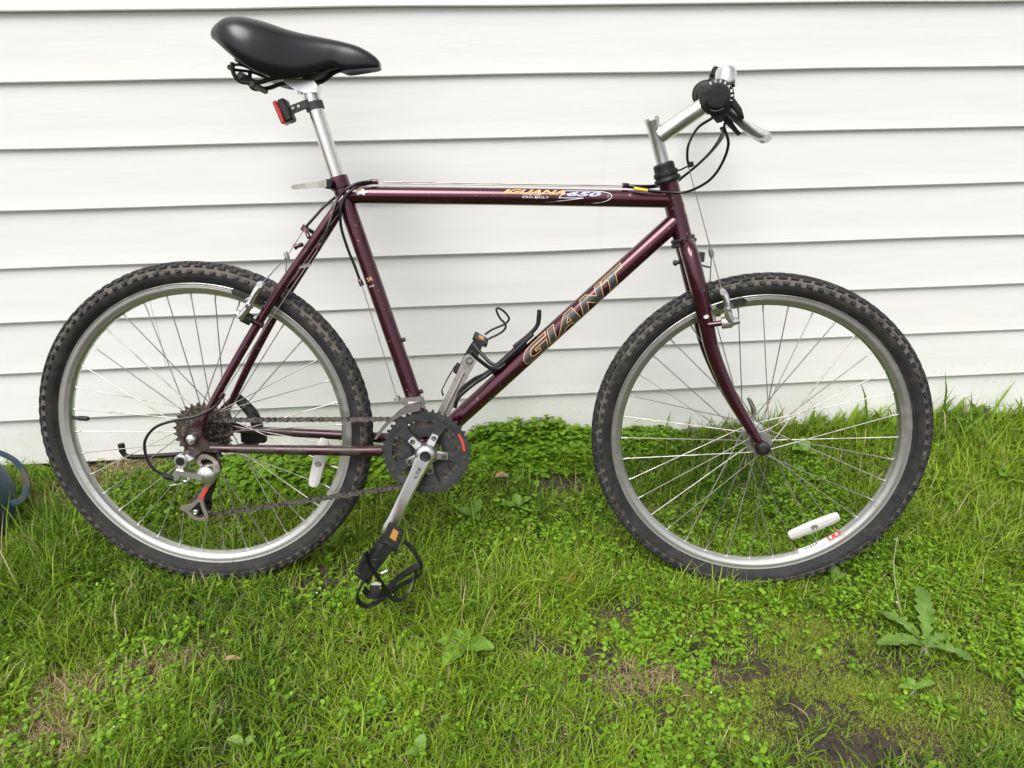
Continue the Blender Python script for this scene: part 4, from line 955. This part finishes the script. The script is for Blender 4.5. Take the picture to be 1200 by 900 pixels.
link('body', mb.mesh('body', M['blue_pail']), pail)
mb = MB().ribbon(spline([(PX + 1.106, -.005, PZ - .022) for PX, PZ in HANDLE], 6), .0035, .0120, (0, 1, 0))
link('handle', mb.mesh('handle', M['blue_pail']), pail)

# ------------------------------------------------------------------ the stone under the siding
M['stone'] = mat('rough_grey_stone', (.15, .14, .125), .9, col2=(.06, .055, .048), nscale=30, lo=.42, hi=.62, bump=1.0, bscale=55, extra=[((.27, .25, .22), 70, .58, .7, .9)])
bm = bmesh.new(); bmesh.ops.create_icosphere(bm, subdivisions=4, radius=1)
for v in bm.verts:
    p = v.co; k = 1 + .28 * (float(fbm(p.x * 2 + 5, p.y * 2 + p.z * 1.7, 1.2, 4)) - .5) + .16 * (float(fbm(p.x * 3, p.z * 3 + p.y * 2, 3.0, 6)) - .5)
    v.co = Vector((p.x * .105 * k, p.y * .055 * k, p.z * .055 * k))
me = bpy.data.meshes.new('stone'); bm.to_mesh(me); bm.free(); me.materials.append(M['stone']); me.polygons.foreach_set('use_smooth', [True] * len(me.polygons)); me.set_sharp_from_angle(angle=R(35))
st = link('stone', me); st.location = (.630, .018, .022); st.rotation_euler = (0, R(4), 0)
tag(st, 'rough grey stone under the siding behind the front wheel', 'stone')

# ------------------------------------------------------------------ grass and low plants
BARE = [(.22, -.175, .10, .045, .95), (.64, -.87, .13, .05, .99), (.55, -.80, .09, .03, .9), (.50, -.735, .10, .04, .95), (-.31, -.445, .07, .05, .8), (.107, -.64, .05, .03, .85), (.285, -.546, .06, .03, .85), (.218, -.655, .045, .025, .85), (.417, -.648, .05, .03, .7),
        (-.90, -.05, .16, .05, .8), (.02, -.20, .07, .04, .6), (.74, -.70, .09, .03, .6), (-.23, -.62, .06, .03, .5), (.90, -.80, .05, .03, .6), (-.13, -.78, .06, .025, .5), (.33, -.80, .05, .02, .5), (.54, -.62, .07, .03, .6), (-.42, -.70, .05, .02, .5)]
STRAW = [(-.66, -.67, .12, .05), (-.70, -.76, .12, .05), (-.95, -.135, .11, .05), (-.55, -.61, .06, .025), (.38, -.30, .05, .03), (-.88, -.04, .12, .04), (.30, -.72, .10, .03)]
MOSS = [(.78, -.82, .16, .07), (.65, -.63, .12, .05), (.50, -.60, .13, .05), (.42, -.78, .12, .06), (.62, -.74, .12, .05), (.30, -.60, .08, .04)]
def blob(x, y, L_, wob=.35):
    m = np.zeros_like(x); w_ = (fbm(x, y, 22, 12) - .5) * 4.2 * wob
    for b in L_:
        d = np.hypot((x - b[0]) / b[2], (y - b[1]) / b[3]) + w_; k = b[4] if len(b) > 4 else 1
        m = np.maximum(m, k * np.clip((1.25 - d) / .5, 0, 1))
    return m
def tire_clear(x, y):
    a = np.array([-.532, -.422]); b = np.array([.549, -.507])
    return np.minimum(np.hypot((x - a[0]) / .13, (y - a[1] - .012) / .026), np.hypot((x - b[0]) / .13, (y - b[1] - .012) / .026)) < 1
def bush(x, y):
    return np.maximum.reduce([np.exp(-(((x - .17) / .22) ** 2 + ((y + .045) / .095) ** 2) ** 2), .95 * np.exp(-(((x + .40) / .33) ** 2 + ((y + .09) / .085) ** 2) ** 2), .8 * np.exp(-(((x - .45) / .12) ** 2 + ((y + .03) / .05) ** 2) ** 2),
                              .6 * np.exp(-(((x - 1.30) / .25) ** 2 + ((y + .03) / .05) ** 2) ** 2), .5 * np.exp(-(((x + 1.2) / .12) ** 2 + ((y + .03) / .04) ** 2) ** 2)])
def ell(n, L_):
    a = np.array([b[2] * b[3] for b in L_]); k = rng.choice(len(L_), n, p=a / a.sum()); B = np.array([b[:4] for b in L_])[k]
    r_ = np.sqrt(rng.random(n)) * 1.35; t = rng.uniform(0, 2 * np.pi, n); return B[:, 0] + B[:, 2] * r_ * np.cos(t), B[:, 1] + B[:, 3] * r_ * np.sin(t)
def blades(n, xr, yr, hfun, wr, colfun, keep, seg=3, flatness=(.3, 1.1), name='grass', m=None):
    x, y = (rng.uniform(*xr, n), rng.uniform(*yr, n)) if len(xr) == 2 and not hasattr(xr[0], '__len__') else ell(n, xr)
    k = keep(x, y) > rng.random(n); x, y = x[k], y[k]; n = len(x)
    z = gz(x, y) - .003; h = hfun(x, y, n); az = rng.uniform(0, 2 * np.pi, n) + fbm(x, y, 9, 21) * 1.2; th0 = rng.uniform(.05, 1.0, n) * (.45 + .9 * fbm(x, y, 13, 23)); cur = rng.uniform(*flatness, n)
    w = wr[0] + (wr[1] - wr[0]) * rng.random(n) ** 1.6; dx, dy = np.cos(az), np.sin(az); sx, sy = -dy, dx
    tw = rng.uniform(-.6, .6, n); P = []; px = x.copy(); py = y.copy(); pz = z.copy(); th = th0.copy()
    for i in range(seg + 1):
        t = i / seg; ww = w * (1 - t ** 2.2) * (.75 + .5 * t) if i < seg else w * 0
        ox, oy, oz = sx * ww, sy * ww, tw * ww * .5
        if i < seg: P.append(np.stack([px + ox, py + oy, pz + oz], 1)); P.append(np.stack([px - ox, py - oy, pz - oz], 1))
        else: P.append(np.stack([px, py, pz], 1))
        th = th0 + cur * (t + .5 / seg) ** 1.3; st_ = h / seg; px = px + dx * np.sin(th) * st_; py = py + dy * np.sin(th) * st_; pz = pz + np.cos(th) * st_
    yy = np.stack([p[:, 1] for p in P], 1); over = np.clip(yy - (-.004), 0, None).max(1)
    nv = len(P); A = np.stack(P, 1); A[:, :, 1] -= over[:, None] * (np.arange(nv) / (nv - 1))[None]
    v = A.reshape(-1, 3); base = (np.arange(n) * nv)[:, None]
    q = np.concatenate([base + np.array([[2 * i, 2 * i + 1, 2 * i + 3, 2 * i + 2]]) for i in range(seg - 1)]); t3 = base + np.array([[2 * seg - 2, 2 * seg - 1, 2 * seg]])
    c = colfun(x, y, n); c = np.repeat(c, nv, 0)
    return fast_mesh(name, v, [q, t3], m, True, c)
M['grass'] = mat('grass_blade', (.06, .13, .02), .5, attr='tint', trans=.35, spec=.3)
M['leafmat'] = mat('small_leaf', (.06, .13, .02), .5, attr='tint', trans=.30, spec=.35)
def gcol(x, y, n):
    t = np.clip(rng.normal(.45, .22, n) + (fbm(x, y, 4, 31) - .5) * 1.3, 0, 1)[:, None]
    a = np.array([.064, .150, .008]); b = np.array([.290, .425, .028]); c = a * (1 - t) + b * t
    s_ = blob(x, y, STRAW); dry = (rng.random(n) < .05 + .40 * s_)[:, None]
    dc = np.array([.42, .35, .19]) * rng.uniform(.6, 1.25, (n, 1)); c = np.where(dry, dc, c)
    ms = blob(x, y, MOSS)[:, None] * .5; return c * (1 - ms) + np.array([.24, .32, .045]) * ms
def ghei(x, y, n):
    base = .020 + .030 * fbm(x, y, 3.2, 41) + .022 * np.clip((fbm(x, y, 6, 43) - .55) * 5, 0, 1)
    wallg = np.exp(-((y + .02) / .05) ** 2) * np.clip((x - .55) / .25, 0, 1) * .035
    left = np.exp(-(((x + .98) / .18) ** 2 + ((y + .38) / .16) ** 2)) * .030
    front = np.clip((x - .95) / .2, 0, 1) * np.exp(-((y + .35) / .3) ** 2) * .022
    h = (base + wallg + left + front) * rng.uniform(.5, 1.35, n) * np.where(rng.random(n) < .10, 1.7, 1.0)
    h = h * (1 - .45 * blob(x, y, STRAW)) * (1 - .5 * blob(x, y, MOSS))
    low = np.exp(-(((x - .50) / .34) ** 2 + ((y + .70) / .13) ** 2)); h = h * (1 - .35 * low)
    for tx, ty in ((-.532, -.422), (.549, -.507)):
        h = h + np.exp(-((x - tx) / .15) ** 2) * np.exp(-((y - ty + .040) / .022) ** 2) * .016
    return np.where(tire_clear(x, y), np.minimum(h, .034), h)
def gkeep(x, y):
    d = .92 - .85 * blob(x, y, BARE) - .62 * bush(x, y) - .30 * blob(x, y, MOSS) - .15 * blob(x, y, STRAW)
    d = d * (.55 + .75 * np.clip((fbm(x, y, 11, 51) - .25) * 2, 0, 1)); return np.where(y > -.012, 0, np.clip(d, 0, 1))
XR, YR = (-1.62, 1.90), (-1.10, -.008)
g1 = link('grass', blades(235000, XR, YR, ghei, (.0006, .0024), gcol, gkeep, 3, (.4, 1.6), 'grass', M['grass'])); tag(g1, 'green lawn grass growing in front of the wall', 'grass', kind='stuff')
def scol(x, y, n): return np.array([.44, .36, .21]) * rng.uniform(.5, 1.3, (n, 1)) * np.array([1, .96, .9])
def skeep(x, y): return np.clip(.07 + .8 * blob(x, y, STRAW) + .12 * (fbm(x, y, 8, 61) - .5), 0, 1)
g2 = link('dry_grass', blades(11000, STRAW, YR, lambda x, y, n: rng.uniform(.015, .045, n), (.0004, .0010), scol, skeep, 3, (1.0, 1.9), 'dry_grass', M['grass'])); tag(g2, 'dead straw-coloured grass lying among the green', 'grass', kind='stuff')
def mcol(x, y, n): t = rng.random((n, 1)); return np.array([.17, .24, .02]) * (1 - t) + np.array([.38, .43, .07]) * t
def mkeep(x, y): return np.clip(.9 * blob(x, y, MOSS, .5) + .10 * fbm(x, y, 8, 63) - .35 * blob(x, y, BARE), 0, 1)
g3 = link('moss', blades(120000, MOSS, YR, lambda x, y, n: rng.uniform(.004, .013, n), (.0006, .0013), mcol, mkeep, 2, (.3, 1.2), 'moss', M['grass'])); tag(g3, 'yellow-green moss between the grass and bare soil', 'moss', kind='stuff')

def leaves(cx, cy, cz, r, asp, az, tilt, fold, c, name):
    """oval leaves folded along the midrib: 10 verts, 8 tris each"""
    n = len(cx); ang = np.linspace(0, 2 * np.pi, 9)[:-1]
    lx = np.cos(ang)[None] * r[:, None]; ly = np.sin(ang)[None] * (r * asp)[:, None]
    ly = ly * (1 - .18 * np.cos(ang)[None]); lz = np.abs(ly) * fold[:, None] - .25 * lx ** 2 / r[:, None]
    lx = np.concatenate([lx, np.zeros((n, 1))], 1); ly = np.concatenate([ly, np.zeros((n, 1))], 1); lz = np.concatenate([lz, np.zeros((n, 1))], 1)
    ct, st_ = np.cos(tilt)[:, None], np.sin(tilt)[:, None]
    x1 = lx * ct - lz * st_; z1 = lx * st_ + lz * ct; ca_, sa_ = np.cos(az)[:, None], np.sin(az)[:, None]
    v = np.stack([cx[:, None] + x1 * ca_ - ly * sa_, cy[:, None] + x1 * sa_ + ly * ca_, cz[:, None] + z1], 2)
    v[:, :, 1] = np.minimum(v[:, :, 1], -.003)
    base = (np.arange(n) * 9)[:, None]; f = np.concatenate([base + np.array([[8, i, (i + 1) % 8]]) for i in range(8)])
    return fast_mesh(name, v.reshape(-1, 3), [f], M['leafmat'], True, np.repeat(c, 9, 0))
def chickweed(n, keep, hmax, rr, name, dark=1.0, src=None):
    x, y = ell(n, src) if src else (rng.uniform(*XR, n), rng.uniform(*YR, n)); y = np.minimum(y, -.008); kp = keep(x, y); k = kp > rng.random(n); x, y = x[k], y[k]; n = len(x)
    h = hmax(x, y, n); m = 5; lx, ly, lz, rad = [], [], [], []
    la = rng.uniform(0, 2 * np.pi, n); ln = rng.uniform(0, .4, n)
    az, tilt = [], []
    for i in range(m):
        t = rng.uniform(.35, 1.0, n) if i else np.ones(n)
        a = rng.uniform(0, 2 * np.pi, n); off = rng.uniform(.3, 1.2, n) * rr[1] * (1.4 if i else .3)
        px = x + np.cos(la) * np.sin(ln) * h * t + np.cos(a) * off; py = y + np.sin(la) * np.sin(ln) * h * t + np.sin(a) * off
        lx.append(px); ly.append(py); lz.append(gz(x, y) + h * t); rad.append(rng.uniform(*rr, n) * (.75 + .5 * rng.random(n))); az.append(a); tilt.append(rng.normal(.05, .35, n))
    lx, ly, lz, rad, az, tilt = map(np.concatenate, (lx, ly, lz, rad, az, tilt)); N_ = len(lx)
    t = np.clip(rng.normal(.5, .22, N_), 0, 1)[:, None]
    c = (np.array([.085, .205, .008]) * (1 - t) + np.array([.260, .440, .028]) * t) * dark
    return leaves(lx, ly, lz, rad, rng.uniform(.68, .95, N_), az, tilt, rng.uniform(.05, .35, N_), c, name)
def bkeep(x, y): return np.where(y > -.006, 0, bush(x, y) * (.55 + .8 * (fbm(x, y, 18, 71) - .3)) * (1 - .8 * blob(x, y, [BARE[0], BARE[8]])))
def bh(x, y, n): return (.008 + .025 * bush(x, y) * rng.uniform(.15, 1.3, n) * (.5 + fbm(x, y, 22, 77))) * (1 + 1.1 * np.exp(-(((x - .13) / .12) ** 2 + ((y + .01) / .05) ** 2)))
BSRC = [(.17, -.05, .20, .10), (-.40, -.09, .34, .09), (.46, -.03, .12, .05), (1.30, -.03, .26, .05), (-1.2, -.03, .12, .04)]
c1 = link('chickweed', chickweed(9000, bkeep, bh, (.0058, .0098), 'chickweed', src=BSRC)); tag(c1, 'leafy green chickweed crowding the foot of the wall', 'chickweed', kind='stuff')
def lkeep(x, y):
    p = np.clip((fbm(x, y, 7, 81) - .50) * 4.2, 0, 1) * .8 + .05 + .5 * np.exp(-(((x - .85) / .25) ** 2 + ((y + .55) / .10) ** 2)) + .45 * np.exp(-(((x - .25) / .22) ** 2 + ((y + .60) / .12) ** 2)) + .3 * np.exp(-(((x - .35) / .2) ** 2 + ((y + .35) / .10) ** 2))
    return np.where(y > -.01, 0, np.clip(p - .6 * blob(x, y, BARE), 0, 1)) * np.where(tire_clear(x, y), .4, 1)
c2 = link('clover', chickweed(36000, lkeep, lambda x, y, n: rng.uniform(.010, .036, n), (.0026, .0050), 'clover', 1.05)); tag(c2, 'small round-leaved clover scattered through the lawn', 'clover', kind='stuff')
# pale specks: tiny chickweed flowers
nf = 150; fx = rng.uniform(-.9, 1.4, nf); fy = rng.uniform(-.85, -.1, nf); k = (lkeep(fx, fy) + .4 * bush(fx, fy)) > rng.random(nf); fx, fy = fx[k], fy[k]; nf = len(fx)
fm = leaves(fx, fy, gz(fx, fy) + rng.uniform(.02, .038, nf), np.full(nf, .0020), np.full(nf, .9), rng.uniform(0, 6, nf), rng.normal(0, .3, nf), np.full(nf, .1), np.full((nf, 3), .78), 'tiny_flowers')
tag(link('tiny_flowers', fm), 'tiny white flowers dotted over the clover', 'flowers', kind='stuff')

# crumbs of soil on the bare patches
nc = 5200; cx, cy = ell(nc, [b[:4] for b in BARE]); k = (cy < -.02) & (cy > -1.1); cx, cy = cx[k], cy[k]; nc = len(cx)
rad = .0012 + .0040 * rng.random(nc) ** 3; octa = np.array([[1, 0, 0], [0, 1, 0], [-1, 0, 0], [0, -1, 0], [0, 0, 1], [0, 0, -1]], float)
cv = octa[None] * rad[:, None, None] * rng.uniform(.6, 1.3, (nc, 6, 1)) + np.stack([cx, cy, gz(cx, cy) + rad * .3], 1)[:, None] + rng.normal(0, .25, (nc, 6, 3)) * rad[:, None, None]
cf = np.concatenate([(np.arange(nc) * 6)[:, None] + np.array([t]) for t in ((0, 1, 4), (1, 2, 4), (2, 3, 4), (3, 0, 4), (1, 0, 5), (2, 1, 5), (3, 2, 5), (0, 3, 5))])
tag(link('soil_crumbs', fast_mesh('soil_crumbs', cv.reshape(-1, 3), [cf], M['soil'], False)), 'dark crumbs of soil on the bare patches', 'soil', kind='stuff')

# broad-leaved weeds, each its own plant
M['broad'] = mat('broad_leaf', (.12, .245, .022), .45, col2=(.19, .34, .04), nscale=30, lo=.4, hi=.65, trans=.25, spec=.4, bump=.4, bscale=90)
M['dandy'] = mat('dandelion_leaf', (.10, .20, .028), .5, col2=(.165, .285, .05), nscale=40, lo=.4, hi=.65, trans=.25, spec=.4)
M['rib'] = mat('pale_midrib', (.22, .25, .12), .5)
def leaf_blade(L_, W_, lobes=0, arch=.5, n=14, seed=0):
    """a leaf along +x: midrib trough, arched, optional backward-pointing lobes"""
    rd_ = random.Random(seed); mb = MB(); q = []
    for i in range(n + 1):
        t = i / n; w_ = W_ * (math.sin(math.pi * min(1, t * .96 + .02)) ** .75) * (.55 + .6 * t if lobes else 1)
        if lobes: w_ *= (.42 + .58 * abs(((t * lobes) % 1)) ** .8) if t < .82 else 1
        x = L_ * t; z = L_ * arch * (t * .9 - t * t * .95); wob = W_ * .08 * math.sin(t * 17 + seed)
        q += [(x - (w_ * .35 if lobes else 0), w_, z + w_ * .25 + wob), (x, w_ * .5, z + w_ * .06), (x, 0, z - W_ * .05), (x, -w_ * .5, z + w_ * .06), (x - (w_ * .35 if lobes else 0), -w_, z + w_ * .25 - wob)]
    mb.add(q, [(5 * i + j, 5 * i + j + 1, 5 * i + j + 6, 5 * i + j + 5) for i in range(n) for j in range(4)]); return mb
def weed(name, label, x, y, leaf_list, m, cat, group=None, stem_h=.0):
    g = link(name, None); g.location = (x, y, float(gz(x, y))); tag(g, label, cat, group)
    for i, (az, L_, W_, lift, lobes) in enumerate(leaf_list):
        if not lobes: L_ *= .70; W_ *= .66
        else: W_ *= 1.05
        mb = leaf_blade(L_, W_, lobes, .5, 30 if lobes else 14, i + len(label)); 
        mb.cur = 1; mb.tube([(-.012, 0, -.012), (0, 0, -W_ * .04), (L_ * .5, 0, L_ * .105), (L_ * .9, 0, L_ * .5 * (.81 - .77) - W_ * .05)], [.0016, .0014, .0010, .0004], 6)
        o = link('leaf', mb.mesh('leaf', [m, M['rib']]), g); o.rotation_euler = (rng.normal(0, .12), -lift, R(az)); o.location = (0, 0, .012 + .006 * rng.random() + stem_h)
    return g
dn_ = weed('dandelion', 'large dandelion with toothed leaves right of the front wheel', .838, -.690, [(64, .140, .021, .26, 7), (121, .100, .021, .20, 6), (178, .098, .023, .16, 6), (-40, .075, .020, .12, 5), (20, .055, .013, .15, 4), (150, .055, .013, .2, 4)], M['dandy'], 'dandelion')
mb = MB().tube(spline([(.004, .004, 0), (.010, .05, .03), (.030, .11, .062), (.062, .16, .085)], 6), [.0016, .0015, .0013], 8); mb.lathe((.062, .16, .083), (.3, .5, .4), [(0, 0), (.0035, .001), (.004, .005), (.002, .011), (0, .012)], 10)
o = link('seed_stalk', mb.mesh('seed_stalk', M['rib']), dn_); o.location = (.0, .06, .0)
PL = [('broadleaf_plantain', 'plantain with wide rounded leaves, at the right edge of the lawn', 1.335, -.250, [(200, .085, .034, .5, 0), (120, .075, .030, .6, 0), (280, .07, .028, .3, 0)]),
      ('broadleaf_plantain', 'plantain with dark broad leaves low in the middle of the lawn', -.030, -.640, [(-20, .085, .026, .25, 0), (175, .075, .020, .35, 0), (120, .06, .018, .5, 0), (60, .055, .018, .6, 0), (230, .085, .026, .15, 0)]),
      ('broadleaf_plantain', 'small plantain beneath the far end of the leafy clump', .105, -.262, [(15, .055, .020, .5, 0), (100, .05, .018, .6, 0), (200, .055, .020, .35, 0), (-60, .05, .019, .3, 0)]),
      ('broadleaf_plantain', 'pale plantain between the pedal and the leafy clump', .000, -.290, [(60, .06, .020, .6, 0), (170, .06, .020, .5, 0), (-70, .045, .016, .3, 0)]),
      ('dock_weed', 'upright pale leaf left of the pedal', -.300, -.370, [(80, .085, .013, 1.1, 0), (190, .04, .011, .5, 0)]),
      ('dock_weed', 'single pale heart-shaped leaf at the bottom edge of the picture', -.104, -.835, [(65, .040, .016, .8, 0), (200, .03, .012, .5, 0)]),
      ('dock_weed', 'pale yellowish leaf standing at the far right below the dandelion', .975, -.775, [(50, .062, .014, .9, 0), (120, .045, .013, .6, 0)]),
      ('dock_weed', 'smooth-leaved seedling just below the dandelion', .760, -.775, [(0, .055, .012, .3, 0), (180, .045, .012, .3, 0), (90, .035, .012, .5, 0)]),
      ('dock_weed', 'light green leaf right behind the lower right of the front tyre', .745, -.520, [(80, .060, .013, 1.0, 0), (10, .04, .012, .5, 0)]),
      ('dock_weed', 'broad grey-green leaf in the bottom left of the lawn', -.385, -.800, [(170, .040, .014, .3, 0), (30, .03, .012, .4, 0)]),
      ('dock_weed', 'pair of broad leaves seen through the front wheel spokes', .860, -.130, [(200, .075, .024, .5, 0), (80, .065, .022, .7, 0), (300, .05, .02, .4, 0)])]
for nm, lb, x, y, ll in PL: weed(nm, lb, x, y, ll, M['broad'], 'weed', 'broad-leaved weeds in the lawn')

# litter: a dry chip, a dead leaf, an orange thread
M['chip'] = mat('dry_leaf', (.36, .24, .12), .8, col2=(.22, .14, .07), nscale=80, lo=.4, hi=.6)
M['thread'] = mat('orange_thread', (.65, .16, .03), .6)
def litter(name, lab, mb, m, x, y, dz=.02, cat='litter'):
    o = link(name, mb.mesh(name, m)); o.location = (x, y, float(gz(x, y)) + dz); tag(o, lab, cat); return o
litter('wood_chip', 'tan dry chip lying on the grass below the rear wheel', leaf_blade(.030, .006, 0, .3, 8, 2), M['chip'], -.462, -.640, .024)
litter('dead_leaf', 'curled brown leaf below the leafy clump beside the chainring', leaf_blade(.034, .012, 0, .6, 8, 5), M['chip'], .055, -.172, .022)
litter('thread', 'bent orange thread lying in the grass', MB().tube(spline([(-.026, .008, .004), (-.012, -.004, .010), (.004, -.004, .008), (.010, .010, .012), (.012, .022, .006)], 6), .0011, 6), M['thread'], .195, -.490, .022)
